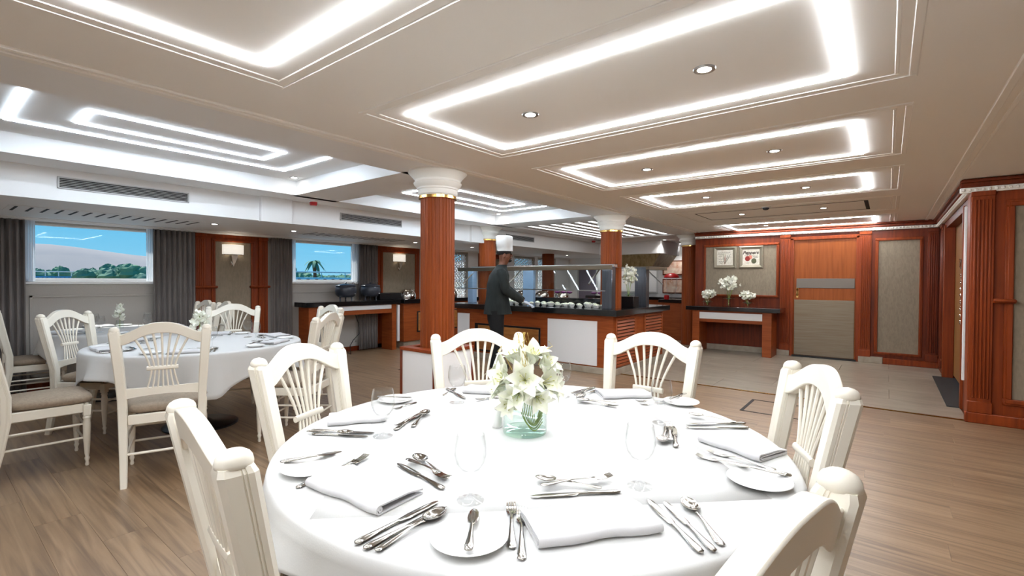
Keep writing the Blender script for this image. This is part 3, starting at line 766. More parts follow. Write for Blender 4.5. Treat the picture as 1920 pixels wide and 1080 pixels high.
# ------------------------------------------------------------------ tables and cloths
ZT = .757
def round_table(cx, cy, r, rot, half, dmax, label, clabel, seed):
    t = thing('round_table', label, 'table', (cx, cy, 0), 0, 'round dining tables')
    MB().lathe([(r - .03, .70), (r - .012, .705), (r - .012, .745), (r - .03, .75)], 48).build('table_top', 'wood_pale', t)
    MB().lathe([(.04, .03), (.04, .68), (.16, .70)], 20).build('pedestal', 'black_metal', t)
    MB().lathe([(.30, 0), (.30, .012), (.27, .022), (.10, .03), (.05, .06)], 36).build('foot', 'black_metal', t)
    rnd = random.Random(seed); ph = [rnd.random() * 6.28 for _ in range(4)]
    N = 176; rings = []; zt = .756
    def drop(a):
        b = a - rot; d = half / max(abs(cos(b)), abs(sin(b))) - r
        return max(.085, min(dmax, d))
    for rr in (.02, .3, .6, .85, .96): rings.append([(rr * r * cos(2 * pi * i / N), rr * r * sin(2 * pi * i / N), zt) for i in range(N)])
    for q in (25, 55, 85):
        g = radians(q); rings.append([((r - .016 + .016 * sin(g)) * cos(2 * pi * i / N), (r - .016 + .016 * sin(g)) * sin(2 * pi * i / N), zt - .016 + .016 * cos(g)) for i in range(N)])
    for k in range(1, 11):
        f = k / 10; R = []
        for i in range(N):
            a = 2 * pi * i / N; d = drop(a); dd = d * f
            amp = min(1, d / .22) * f ** 1.3
            w = (.040 * sin(7 * a + ph[0]) + .030 * sin(13 * a + ph[1]) + .016 * sin(23 * a + ph[2])) * amp
            rr = r + .004 + .012 * f + max(w, -.002 - .0 * f)
            R.append((rr * cos(a), rr * sin(a), zt - .016 - dd))
        rings.append(R)
    c = MB().loft(rings, caps=False); c.f.append(tuple(range(N)))
    o = c.build('tablecloth', 'tablecloth', None, True, 70, loc=(cx, cy, 0))
    so = o.modifiers.new('th', 'SOLIDIFY'); so.thickness = .0025; so.offset = -1
    tag(o, clabel, 'tablecloth', 'white tablecloths')
T1, T2, T3 = (-1.065, 1.467), (-4.97, 1.68), (-6.92, 1.52)
round_table(T1[0], T1[1], .895, radians(-83), .965, .30, 'large round table nearest the viewer, set for six', 'white cloth on the large near round table', 3)
round_table(T2[0], T2[1], .84, radians(20), 1.0, .33, 'round table at left with black pedestal foot', 'white draped cloth on the left round table', 5)
round_table(T3[0], T3[1], .66, radians(0), .85, .25, 'round table under the left window', 'white cloth on the far table under the left window', 9)
# square top cloth, its front hem crossing the near table
a0, a1 = at(580, 975, ZT), at(1448, 937, ZT)
dv = (a1 - a0); ln = dv.length; dv.normalize(); nv = Vector((-dv.y, dv.x, 0))
g = MB()
def tcl(u, v):
    p = a0 + dv * (u * ln) + nv * (v * .86)
    return (p.x, p.y, ZT + .0012)
g.grid(tcl, 8, 8)
o = g.build('top_cloth', 'tablecloth'); tag(o, 'thin square white top cloth lying on the near round table', 'top cloth')
so = o.modifiers.new('th', 'SOLIDIFY'); so.thickness = .0014; so.offset = 0

# ------------------------------------------------------------------ cutlery, glass and china
ZI = ZT + .003
def sect(x, w, h, z, n=8): return [(x, w * cos(2 * pi * i / n), z + h * sin(2 * pi * i / n)) for i in range(n)]
H_PROF = [(0, .003, .0015), (.004, .0085, .003), (.02, .0095, .0035), (.05, .007, .0032), (.085, .0052, .003), (.115, .0042, .0028)]
kn_h = MB().loft([sect(x, w * 1.02, h * 1.25, .0045) for x, w, h in H_PROF]).mesh('handle', True, 60)
kn_b = MB().loft([sect(x, w, h, .0045) for x, w, h in ((.113, .005, .003), (.120, .0085, .0016), (.15, .0105, .0012), (.20, .0105, .001), (.228, .007, .0008), (.238, .001, .0005))]).mesh('blade', True, 60)
fk_h = MB().loft([sect(x, w, h * .8, z) for x, w, h, z in ((0, .003, .0015, .003), (.004, .0085, .003, .003), (.02, .0095, .003, .003), (.05, .0065, .0028, .005), (.09, .004, .0025, .008), (.125, .0038, .0025, .008), (.138, .005, .0022, .006))]).mesh('handle', True, 60)
fm = MB().loft([sect(x, w, h, z) for x, w, h, z in ((.136, .005, .0022, .006), (.146, .0105, .0018, .0035), (.158, .0118, .0014, .003))])
for k in range(4):
    yy = -.0093 + k * .0062
    fm.loft([[(x, yy - w, z - .001), (x, yy + w, z - .001), (x, yy + w, z + .001), (x, yy - w, z + .001)] for x, w, z in ((.156, .0023, .003), (.175, .0021, .0032), (.192, .0018, .0055), (.205, .0010, .009))])
fk_t = fm.mesh('tines', True, 60)
sp_h = fk_h.copy(); sp_h.name = 'handle'
def spoon_fn(u, v):
    a = 2 * pi * u; r = v
    ex = .034 * (1 + .12 * cos(a)); x = .168 + ex * r * cos(a); y = .0205 * r * sin(a)
    return (x, y, .0022 + .0085 * r * r)
sb = MB().grid(spoon_fn, 20, 6, True)
sp_b = sb.mesh('bowl', True, 80)
bk_b = MB().loft([sect(x, w, h, .0045) for x, w, h in ((.100, .005, .003), (.108, .010, .0016), (.13, .0125, .0012), (.155, .0115, .001), (.168, .006, .0008), (.172, .001, .0005))]).mesh('blade', True, 60)
bk_h = MB().loft([sect(x * .88, w, h * 1.2, .0045) for x, w, h in H_PROF]).mesh('handle', True, 60)
KINDS = {'table_knife': ((('handle', kn_h), ('blade', kn_b)), .238, 'knife'), 'fork': ((('handle', fk_h), ('tines', fk_t)), .205, 'fork'),
         'spoon': ((('handle', sp_h), ('bowl', sp_b)), .204, 'spoon'), 'butter_knife': ((('handle', bk_h), ('blade', bk_b)), .172, 'knife')}
def cutlery(kind, u0, v0, u1, v1, label, lift=0., group='silver cutlery on the near table', scl=None, z=ZI):
    """from the handle end (u0, v0) to the tip (u1, v1) as they lie on the cloth"""
    a, b = at(u0, v0, z), at(u1, v1, z); d = b - a
    parts, L, cat = KINDS[kind]; s = scl or max(.74, min(1.06, d.length / L)); mid = (a + b) / 2; d.normalize()
    p = mid - d * (L * s / 2)
    t = thing(kind, label, cat, (p.x, p.y, z + lift), atan2(d.y, d.x), group); t.scale = (s, s, s)
    for nme, me in parts:
        o = obj(nme, me, 'cutlery', t)
        if nme == 'bowl':
            so = o.modifiers.new('th', 'SOLIDIFY'); so.thickness = .0012; so.offset = 1
    return t
C = cutlery
# front setting
C('table_knife', 1318, 1042, 1213, 937, 'left-hand knife of the trio right of the front rolled napkin')
C('table_knife', 1340, 1037, 1245, 942, 'middle knife beside the spoon, right of the front rolled napkin')
C('spoon', 1360, 1032, 1280, 935, 'soup spoon nearest the lower right chair, beside two knives')
C('fork', 978, 1064, 978, 950, 'near fork with four tines right of the front bread plate')
C('fork', 960, 1040, 958, 937, 'farther fork half behind the near fork by the front plate')
C('spoon', 1128, 921, 1005, 903, 'dessert spoon pointing left, crossed over the front dessert knife', .007)
C('fork', 1012, 920, 1148, 903, 'dessert fork pointing right above the front napkin', .013)
C('table_knife', 1166, 924, 990, 934, 'dessert knife under fork and spoon above the front napkin', 0)
# left front setting
C('table_knife', 662, 1024, 824, 941, 'upper knife of the pair below the left rolled napkin')
C('table_knife', 682, 1032, 838, 953, 'lower knife of the pair, under the spoon left of the front plate')
C('spoon', 697, 1040, 838, 958, 'spoon beside the two knives left of the front bread plate', .002)
C('table_knife', 832, 919, 745, 871, 'dessert knife in the crossed set behind the left rolled napkin')
C('spoon', 850, 909, 770, 853, 'dessert spoon in the crossed set behind the left rolled napkin', .004)
C('fork', 762, 868, 843, 908, 'dessert fork in the crossed set behind the left rolled napkin', .012)
C('fork', 551, 918, 672, 866, 'fork whose handle shows left of the left rolled napkin')
C('fork', 585, 912, 694, 855, 'fork with raised tines between left plate and rolled napkin', .003)
# left back setting
C('table_knife', 580, 808, 706, 814, 'longer knife in the bundle before the back left napkin')
C('table_knife', 585, 815, 690, 820, 'shorter knife in the bundle before the back left napkin')
C('spoon', 575, 813, 662, 818, 'spoon lying on the knives before the back left napkin', .008)
C('spoon', 768, 808, 805, 770, 'dessert spoon of the crossed set right of the back left glass', .004)
C('table_knife', 740, 808, 790, 775, 'dessert knife of the crossed set right of the back left glass', 0)
C('fork', 786, 782, 742, 806, 'dessert fork of the crossed set right of the back left glass', .010)
C('fork', 780, 755, 740, 768, 'fork left of the chef chair near the back left plate')
C('butter_knife', 708, 752, 772, 754, 'butter knife on the plate farthest left at the back', .018)
# back setting behind the vase
C('table_knife', 838, 730, 873, 749, 'knife crossing the foot of the back glass left of the vase')
C('spoon', 832, 741, 852, 730, 'spoon beside the back glass left of the vase')
C('fork', 945, 745, 893, 752, 'fork lying before the napkin behind the vase', .003)
C('table_knife', 955, 747, 890, 748, 'knife lying before the napkin behind the vase')
# back right setting
C('table_knife', 1115, 727, 1076, 742, 'knife left of the napkin right of the lily vase', 0)
C('table_knife', 1108, 727, 1070, 738, 'second knife left of the napkin right of the lily vase', 0)
C('spoon', 1118, 733, 1082, 748, 'spoon left of the napkin right of the lily vase', .002)
C('fork', 1078, 750, 1163, 766, 'dessert fork between lily vase and the back right napkin', .003)
C('spoon', 1160, 760, 1080, 755, 'dessert spoon between lily vase and the back right napkin', .010)
C('fork', 1250, 752, 1192, 753, 'fork left of the back right bread plate')
C('fork', 1252, 756, 1200, 760, 'second fork left of the back right bread plate')
# right setting
C('fork', 1466, 886, 1318, 845, 'upper fork lying beyond the right bread plate')
C('fork', 1440, 888, 1306, 856, 'lower fork tucked behind the right bread plate')
C('table_knife', 1405, 795, 1278, 797, 'farther knife pointing left under the right napkin')
C('table_knife', 1412, 804, 1276, 803, 'nearer knife pointing left under the right napkin')
C('spoon', 1380, 796, 1292, 782, 'spoon resting on the knives left of the right chair', .009)
C('fork', 1258, 845, 1254, 790, 'dessert fork pointing away beside the right wine glass', .010)
C('spoon', 1252, 795, 1238, 845, 'dessert spoon pointing at us beside the right wine glass', .004)
C('table_knife', 1268, 848, 1262, 795, 'dessert knife beside the right wine glass', 0)
# bread plates
pl_m = MB().lathe([(.0005, .002), (.052, .002), (.056, .0), (.060, .002), (.066, .006), (.086, .013), (.0875, .0145), (.086, .0158), (.066, .009), (.058, .006), (.0005, .0055)], 48, cap0=False, cap1=False).mesh('bread_plate', True, 30)
def plate(u, v, label, s=1., z=ZI, group='white bread plates'):
    p = at(u, v, z); o = obj('bread_plate', pl_m, 'porcelain', None, (p.x, p.y, z)); o.scale = (s, s, s)
    tag(o, label, 'plate', group)
plate(880, 1014, 'white bread plate nearest the viewer with butter knife on it', 1.0)
plate(586, 880, 'white bread plate at left edge of near table behind rolled napkin', 1.05)
plate(1424, 906, 'white bread plate at right edge of near table', 1.0)
plate(1277, 757, 'white bread plate at the back right of the near table', .95)
plate(742, 752, 'white bread plate at the back left of the near table', .95)
C('butter_knife', 877, 1056, 890, 966, 'butter knife standing out on the nearest bread plate', .0165)
C('butter_knife', 522, 879, 644, 858, 'butter knife on the left bread plate behind rolled napkin', .0165)
C('butter_knife', 1492, 907, 1352, 876, 'butter knife on the right bread plate', .0165)
C('butter_knife', 1252, 757, 1288, 744, 'butter knife on the back right bread plate', .0165)
# wine glasses
gp = [(.0005, 0), (.036, 0), (.0365, .002), (.020, .005), (.008, .009), (.0045, .016), (.004, .05), (.0055, .064), (.010, .070), (.026, .082), (.038, .100), (.0435, .122), (.042, .148), (.0365, .176), (.0355, .177), (.0345, .176), (.040, .148), (.0415, .122), (.036, .101), (.024, .084), (.0005, .074)]
gl_m = MB().lathe(gp, 32, cap0=False, cap1=False).mesh('bowl_and_stem', True, 60)
def wineglass(u, v, label, s=1., z=ZI, group='clear wine glasses'):
    p = at(u, v, z); o = obj('wine_glass', gl_m, 'glass', None, (p.x, p.y, z)); o.scale = (s, s, s); tag(o, label, 'glass', group)
wineglass(882, 938, 'clear wine glass nearest the viewer, left of centre')
wineglass(1200, 912, 'clear wine glass on the right half of the near table')
wineglass(718, 818, 'clear wine glass before the back left napkin')
wineglass(857, 755, 'clear wine glass in front of the chef chair, left of vase')
wineglass(1055, 744, 'clear wine glass just right of the lilies at the back')
wineglass(1240, 793, 'clear wine glass in front of the right-back chair')
# napkins: a folded cloth with its edge rolled in
def napkin_mesh(w, d, roll):
    pts = [(0, .002), (d - .012, .002)]
    for k in range(1, 9): a = -pi / 2 + pi * k / 8; pts.append((d - .012 + .0100 * cos(a), .0120 + .0100 * sin(a)))
    pts += [(.05, .0205), (.0, .012)]
    inner = []
    if roll:
        for k in range(22):
            a = k * .55; r = .0074 * (1 - k / 26); inner.append((d - .013 + r * cos(a), .0120 + r * sin(a)))
    else: inner = [(0, .0062), (d - .02, .0065), (d - .012, .009), (d - .012, .013), (d - .02, .0152), (.03, .0150)]
    mb = MB()
    for path, th in ((pts, .0022), (inner, .0016)):
        n = len(path); L = []; R = []
        for i, p in enumerate(path):
            a = path[max(i - 1, 0)]; b = path[min(i + 1, n - 1)]; tx, tz = b[0] - a[0], b[1] - a[1]; l = sqrt(tx * tx + tz * tz) or 1
            L.append((p[0] - tz / l * th, p[1] + tx / l * th)); R.append((p[0] + tz / l * th, p[1] - tx / l * th))
        K = 8; vs = []; fs = []; m = 2 * n
        for j in range(K + 1):
            y = -w / 2 + w * j / K
            for (a, z) in L + R[::-1]:
                vs.append((a - d / 2 + .004 * sin(j * 1.1), y, max(.0003, z + .0015 * sin(j * 1.7) * (a / d))))
        for j in range(K):
            for i in range(m): i2 = (i + 1) % m; fs.append((j * m + i2, j * m + i, (j + 1) * m + i, (j + 1) * m + i2))
        for i in range(n - 1):
            for j, rev in ((0, False), (K, True)):
                q = (j * m + i, j * m + i + 1, j * m + m - 2 - i, j * m + m - 1 - i); fs.append(q[::-1] if rev else q)
        mb.add(vs, fs)
    return mb.mesh('napkin', True, 50)
nk_a, nk_b = napkin_mesh(.26, .16, True), napkin_mesh(.26, .16, False)
def napkin(u0, v0, u1, v1, label, me, side=1, z=ZI, group='folded white napkins', s=1.):
    """front (rolled) edge from (u0, v0) to (u1, v1)"""
    a, b = at(u0, v0, z), at(u1, v1, z); d = b - a; L = d.length; d.normalize(); n = Vector((d.y, -d.x, 0)) * side
    c = (a + b) / 2 - n * (.08 * s)
    o = obj('napkin', me, 'napkin', None, (c.x, c.y, z)); o.rotation_euler = (0, 0, atan2(n.y, n.x)); sc = max(.85, min(1.15, L / .26)); o.scale = (s, sc * side if False else sc, s)
    tag(o, label, 'napkin', group)
napkin(1004, 1034, 1250, 1000, 'white rolled napkin nearest the viewer, right of the forks', nk_b)
napkin(568, 912, 712, 972, 'white napkin with a spiral rolled end at the left of the near table', nk_a)
napkin(622, 800, 716, 792, 'white folded napkin at the back left of the near table', nk_b)
napkin(872, 738, 940, 742, 'white folded napkin in front of the chef chair behind the vase', nk_b)
napkin(1132, 749, 1222, 747, 'white folded napkin at the back, right of the lily vase', nk_b)
napkin(1308, 828, 1424, 868, 'white folded napkin at the right of the near table', nk_b)
# salt shaker
p = at(932, 800, ZI); t = thing('salt_shaker', 'small white shaker beside the lily vase', 'salt shaker', (p.x, p.y, ZI))
MB().lathe([(.019, 0), (.021, .003), (.0205, .05), (.018, .062), (.012, .068)], 24).build('body', 'porcelain', t); MB().lathe([(.012, .066), (.011, .071), (.003, .073)], 16).build('cap', 'steel', t)

# ------------------------------------------------------------------ lilies in the glass vase
def petal_mesh(L, w, curl):
    def fn(u, v):
        s = (u - .5) * 2; ww = w * sin(pi * min(1, v ** .8 * .97 + .03)) ** .75 * (1 - .15 * v)
        x = L * v; z = .25 * L * sin(v * pi * .55) - curl * L * v * v * v + .25 * ww * s * s
        return (x, s * ww, z)
    return MB().grid(fn, 6, 9).mesh('petal', True, 80)
pet_a, pet_b = petal_mesh(.094, .030, .18), petal_mesh(.090, .024, .28)
def lily(parent, pos, direc, s=1., open_=.95):
    d = Vector(direc).normalized(); q = d.to_track_quat('Z', 'Y')
    e_ = bpy.data.objects.new('lily', None); COL.objects.link(e_); e_.parent = parent; e_.location = pos; e_.rotation_mode = 'QUATERNION'; e_.rotation_quaternion = q; e_.scale = (s, s, s); e_.empty_display_size = .02
    for k in range(6):
        o = obj('petal', pet_a if k % 2 else pet_b, 'petal', e_)
        o.rotation_euler = (0, -open_ + random.uniform(-.15, .15), k * pi / 3 + random.uniform(-.1, .1)); o.rotation_mode = 'XYZ'
    st = MB()
    for k in range(5):
        a = k * 2 * pi / 5; st.tube([(0, 0, 0), (.006 * cos(a), .006 * sin(a), .03), (.016 * cos(a), .016 * sin(a), .052)], .0011, 5)
        st.sphere((.016 * cos(a), .016 * sin(a), .053), (.0025, .0025, .005), 6, 5)
    st.build('stamens', 'stamen_pale', e_)
VP = Vector((T1[0] - .02, T1[1] - .005, ZI))
t = thing('lily_vase', 'clear glass vase with greenish base full of white lilies', 'flower vase', VP)
vg = MB().lathe([(.084, .012), (.086, .03), (.086, .185), (.0875, .192), (.086, .195), (.083, .19), (.082, .03), (.08, .016)], 40, cap0=False, cap1=False); vg.build('vase', 'vase_glass', t)
MB().lathe([(.072, 0), (.082, .003), (.084, .012), (.08, .018), (.0005, .016)], 40, cap1=False).build('vase_foot', 'vase_foot', t)
MB().lathe([(.0005, .075), (.0812, .075), (.0812, .02)], 40, cap0=False, cap1=False).build('water', 'water_fill', t)
RV = Vector((cos(radians(38.2)), sin(radians(38.2)), 0)); FV = Vector((-sin(radians(38.2)), cos(radians(38.2)), 0))
def lv(r, f, z): return RV * r + FV * f + Vector((0, 0, z))
for (r, f, z, dr, df, dz, s) in ((-.055, -.03, .235, -.8, -.5, .5, 1.), (-.065, .03, .27, -.9, .2, .6, .95), (.0, -.05, .25, -.1, -.9, .3, 1.05), (.05, -.04, .235, .7, -.6, .25, 1.), (.065, .03, .275, .9, .2, .5, .95),
                           (.02, .01, .315, .3, -.3, .9, 1.05), (-.025, .0, .315, -.4, -.2, .9, 1.), (-.02, -.05, .195, -.3, -.9, -.1, .9), (.035, -.055, .18, .3, -.9, -.05, .85), (-.045, -.045, .155, -.4, -.8, -.3, .8), (.0, .05, .29, 0, .9, .5, 1.), (.055, -.01, .30, .7, -.4, .7, .9), (-.07, -.01, .205, -.95, -.3, .05, .9), (.075, -.02, .215, .95, -.3, .1, .9)):
    lily(t, lv(r * 1.05, f, z * .80 + .01), lv(dr, df, dz), s * 1.05, .74)
def smooth_path(p, n=6):
    p = [Vector(q) for q in p]; p = [p[0]] + p + [p[-1]]; out = []
    for i in range(1, len(p) - 2):
        for k in range(n):
            w = k / n; a, b, c, d = p[i - 1:i + 3]
            out.append(tuple(.5 * (2 * b + (c - a) * w + (2 * a - 5 * b + 4 * c - d) * w * w + (3 * b - a - 3 * c + d) * w ** 3)))
    return out + [tuple(p[-1])]
for k in range(8):
    rs = random.Random(k + 20); j1, j2 = rs.uniform(-.012, .012), rs.uniform(-.012, .012); s_ = MB()
    s_.tube(smooth_path([lv(.0 + .006 * k, -.01 + j1, .18), lv(-.018 + .007 * k, -.035 + j2, .115), lv(-.002 + .006 * k, -.05 + j1, .06 - .002 * k), lv(.034 + .002 * k, -.055 + .008 * (k % 4), .024 + .007 * k), lv(.066, -.03 + .010 * (k % 4), .05 + .009 * k)]), .0021, 6)
    s_.build('stem', 'stem_green', t)
for k in range(7):
    a = random.uniform(-.03, .04); g = MB(); b = lv(.005 + a * .3, 0, .25)
    pts = [tuple(b + lv(a * w * .8 + .006 * sin(w * 9 + k), .01 * cos(w * 7 + k), .13 * w)) for w in (0, .25, .5, .75, 1)]
    g.tube(pts, .0010, 5)
    for q in pts[2:]: g.sphere(q, (.0018, .0018, .0035), 6, 5)
    g.build('dry_twig', 'twig_gold', t)
for (r, z) in ((-.10, .30), (.10, .32)):
    MB().tube([tuple(lv(r * .5, 0, z - .06)), tuple(lv(r * .8, 0, z)), tuple(lv(r * 1.05, .01, z + .01)), tuple(lv(r * .9, .01, z + .03))], .0014, 5).build('dry_twig', 'twig_gold', t)

# ------------------------------------------------------------------ smaller settings on the other tables
def small_flowers(x, y, z, label, n=14, h=.18, sp=.07, vase=True):
    t = thing('flower_vase', label, 'flower vase', (x, y, z))
    MB().lathe([(.03, 0), (.036, .004), (.038, .06), (.034, .1), (.032, .1), (.034, .06), (.0005, .008)], 20, cap0=False, cap1=False).build('vase', 'vase_glass', t)
    rnd = random.Random(n * 7 + int(x * 10))
    for k in range(n):
        zz = .10 + h * (k / n) ** 1.1; w = sp * (1 - .75 * k / n); a = k * 2.4
        o = obj('blossom', blossom_m, 'petal', t, (w * cos(a), w * sin(a), zz)); o.rotation_euler = (rnd.uniform(-.7, .7), rnd.uniform(-.7, .7), rnd.uniform(0, 6)); s = 1.1 + .5 * rnd.random(); o.scale = (s, s, s)
    MB().tube([(0, 0, .01), (.004, 0, .12), (0, .004, .10 + h)], .003, 6).build('stem', 'stem_green', t)
def blossom():
    mb = MB()
    for k in range(5):
        old = mb.m; mb.m = Matrix.Rotation(k * 2 * pi / 5, 4, 'Z') @ Matrix.Rotation(-.5, 4, 'Y')
        mb.grid(lambda u, v: (.036 * v, (u - .5) * .030 * sin(pi * min(1, .12 + .86 * v)), .012 * v * v), 3, 4); mb.m = old
    return mb.mesh('blossom', True, 80)
blossom_m = blossom()
small_flowers(T2[0] - .12, T2[1] + .03, ZI, 'white star-shaped flowers in a small vase on the left table', 16, .17, .08)
small_flowers(T3[0] - .1, T3[1] + .02, ZI, 'pale flower spike in a small vase on the window table', 10, .17, .045)
GT2, GT3 = 'tableware on the left table', 'tableware on the window table'
def setting(T, r, ang, words, grp, far=False):
    c, s_ = cos(ang), sin(ang); R_ = Vector((c, s_, 0)); Tn = Vector((-s_, c, 0)); O = Vector((T[0], T[1], ZI))
    def put(kind, rr, tt, rot, lb, lift=0, s=1.):
        parts, L, cat = KINDS[kind]; p = O + R_ * rr + Tn * tt
        t = thing(kind, lb, cat, (p.x, p.y, ZI + lift), rot, grp); t.scale = (s, s, s)
        for nme, me in parts: obj(nme, me, 'cutlery', t)
    p = O + R_ * (r - .12)
    o = obj('napkin', nk_b, 'napkin', None, p); o.rotation_euler = (0, 0, ang); tag(o, 'folded white napkin ' + words, 'napkin', grp)
    inward = ang + pi
    put('table_knife', r - .04, .14, inward, 'knife right of the napkin ' + words); put('spoon', r - .05, .17, inward, 'spoon right of the napkin ' + words)
    put('fork', r - .05, -.14, inward, 'fork left of the napkin ' + words)
    q = O + R_ * (r - .28) + Tn * .10
    put('spoon', r - .27, -.09, ang + pi / 2, 'dessert spoon above the napkin ' + words, .004, .85); put('fork', r - .29, .08, ang - pi / 2, 'dessert fork above the napkin ' + words, 0, .85)
    pp = O + R_ * (r - .14) + Tn * -.25
    o = obj('bread_plate', pl_m, 'porcelain', None, pp); tag(o, 'bread plate left of the napkin ' + words, 'plate', grp); o.scale = (.9, .9, 1)
    g = O + R_ * (r - .36) + Tn * .13
    o = obj('wine_glass', gl_m, 'glass', None, g); tag(o, 'wine glass of the place ' + words, 'glass', grp)
for a, w in ((-25, 'before the cream chair at the left table'), (36, 'before the sideways chairs at the left table'), (85, 'at the far right side of the left table'), (150, 'before the sconce panel chair at the left table'), (215, 'at the window side of the left table'), (272, 'at the left picture-edge side of the left table')):
    setting(T2, .80, radians(a), w, GT2)
for a, w in ((-70, 'on the near left of the window table'), (15, 'on the near side of the window table'), (85, 'on the right of the window table'), (190, 'on the wall side of the window table')):
    setting(T3, .64, radians(a), w, GT3)

# ------------------------------------------------------------------ counter under the second window
XF = -7.46
t = thing('serving_table', 'black-topped serving table with white apron under the palm window', 'serving table', (XF, 4.95, 0))
BX(-.34, .04, -.93, 1.0, .885, .965, .004).build('stone_top', 'black_stone', t)
for (a, b) in ((-.86, -.74), (.82, .92)): BX(-.33, 0, a, b, 0, .885, .004).build('leg', 'wood_counter', t)
BX(-.03, -.005, -.74, .82, .72, .885, .003).build('apron', 'wood_counter', t)
BX(-.005, .006, -.62, .80, .80, .878, .003).build('white_strip', 'white_gloss', t)
t = thing('buffet_cabinet', 'timber cabinet with gold inset and black top beside the front column', 'cabinet', (XF, 7.0, 0))
BX(-.45, .05, -.98, 1.3, .885, .965, .004).build('stone_top', 'black_stone', t)
BX(-.43, 0, -.95, 1.28, .13, .885, .004).build('body', 'wood_counter', t)
BX(-.42, -.04, -.92, 1.25, 0, .13, .003).build('plinth', 'stone_base', t)
for y0 in (-.62, .25): 
    f = BX(.0, .016, y0, y0 + .72, .30, .72, .004).build('inset_frame', 'black_metal', t); BX(.01, .022, y0 + .025, y0 + .695, .325, .695, .004).build('inset_panel', 'wood_pale', f)
BX(-.42, -.06, -1.06, -1.0, .15, .86, .004).build('white_side', 'white_gloss', t)
kp = [(.11, .10), (.15, .115), (.185, .16), (.20, .23), (.192, .30), (.175, .335), (.19, .345), (.19, .36), (.16, .375), (.06, .392), (.0005, .395)]
def kettle(y, label):
    t = thing('soup_kettle', label, 'soup kettle', (XF - .2, y, .965), 0, 'soup kettles on the serving table'); t.scale = (.93, .93, .78)
    MB().lathe([(.12, .085), (.15, .10), (.185, .15), (.20, .23), (.192, .30), (.178, .33), (.19, .338), (.19, .35)], 36).build('body', 'kettle_black', t)
    l = MB().lathe([(.188, .35), (.18, .362), (.12, .382), (.04, .392), (.012, .394), (.012, .41), (.022, .42), (.012, .43)], 32).build('lid', 'kettle_black', t)
    MB().tube([(.0, .17, .36), (.0, .19, .40), (0, .16, .425), (0, .14, .40)], .008, 7).build('lid_hook', 'chrome', l)
    for k in range(3):
        a = .5 + k * 2 * pi / 3; MB().lathe([(.018, 0), (.012, .02), (.018, .10)], 10, (.12 * cos(a), .12 * sin(a), 0)).build('foot', 'kettle_black', t)
    MB().sphere((.165, .09, .16), .018, 10, 8).build('knob', 'steel', t)
kettle(4.90, 'dark grey soup kettle on the serving table, left of two'); kettle(5.42, 'dark grey soup kettle on the serving table, right of two')
MB().tube([(-7.62, 5.0, .88), (-7.6, 5.12, .55), (-7.6, 5.14, .36), (-7.55, 4.98, .26), (-7.56, 4.92, .16), (-7.58, 4.95, .006), (-7.75, 5.0, .004)], .007, 6).build('power_cord', 'black_metal', None)
tag(bpy.data.objects['power_cord'], 'grey cable hanging below the serving table', 'cable')
def dome(x, y, z, label, s=1., rz=0):
    t = thing('chafing_dish', label, 'chafing dish', (x, y, z), rz, 'chrome chafing dishes'); t.scale = (s, s, s)
    MB().lathe([(.19, 0), (.20, .01), (.20, .045), (.21, .05), (.21, .058)], 36).build('pan', 'chrome', t)
    MB().lathe([(.206, .058), (.205, .09), (.18, .16), (.12, .215), (.05, .235), (.0005, .238)], 36).build('dome_lid', 'chrome', t)
    MB().tube([(.14, -.05, .2), (.19, -.05, .23), (.19, .05, .23), (.14, .05, .2)], .008, 7).build('handle', 'chrome', t)
dome(XF - .18, 6.28, .965, 'chrome domed chafing dish at the end of the window counter', .85)
dome(XF - .2, 7.5, .965, 'chrome domed dish on the counter right behind the front column', .8)
t = BX(-.1, .1, -.28, .28, 0, .13, .01).build('warming_tray', 'black_metal', None, loc=(XF - .25, 5.88, .965)); tag(t, 'low black warming tray between kettles and chrome dome', 'warming tray')

# ------------------------------------------------------------------ buffet island
YB, XB = 6.20, -3.05
t = thing('buffet_island', 'long timber buffet island with black stone top and white panels', 'buffet', (0, 0, 0))
BX(-6.15, XB, YB, YB + .85, .09, .86, .003).build('front_body', 'wood_counter', t, False)
BX(XB - .85, XB, YB + .85, 8.1, .09, .86, .003).build('side_body', 'wood_counter', t, False)
MB().box(-6.13, XB + .03, YB - .03, YB + .83, 0, .09, .004).box(XB - .83, XB + .03, YB + .83, 8.12, 0, .09, .004).build('stone_plinth', 'stone_base', t, False)
MB().box(-6.22, XB + .09, YB - .09, YB + .92, .848, .935, .004).box(XB - .92, XB + .09, YB + .92, 8.2, .848, .935, .004).build('stone_top', 'black_stone', t, False)
for (x0, x1, z0, z1) in ((-4.16, -3.30, .11, .76), (-6.12, -5.83, .27, .76)): BX(x0, x1, YB - .014, YB, z0, z1, .003).build('white_panel', 'white_gloss', t)
f = BX(-5.70, -4.30, YB - .012, YB, .12, .60, .003).build('inset_frame', 'black_metal', t); BX(-5.62, -4.33, YB - .02, YB - .01, .15, .57, .003).build('inset_panel', 'wood_pale', f)
MB().box(-6.15, XB + .004, YB - .008, YB + .004, .79, .86, .003).box(XB - .004, XB + .008, YB, 8.1, .80, .86, .003).build('top_rail', 'wood_counter', t)
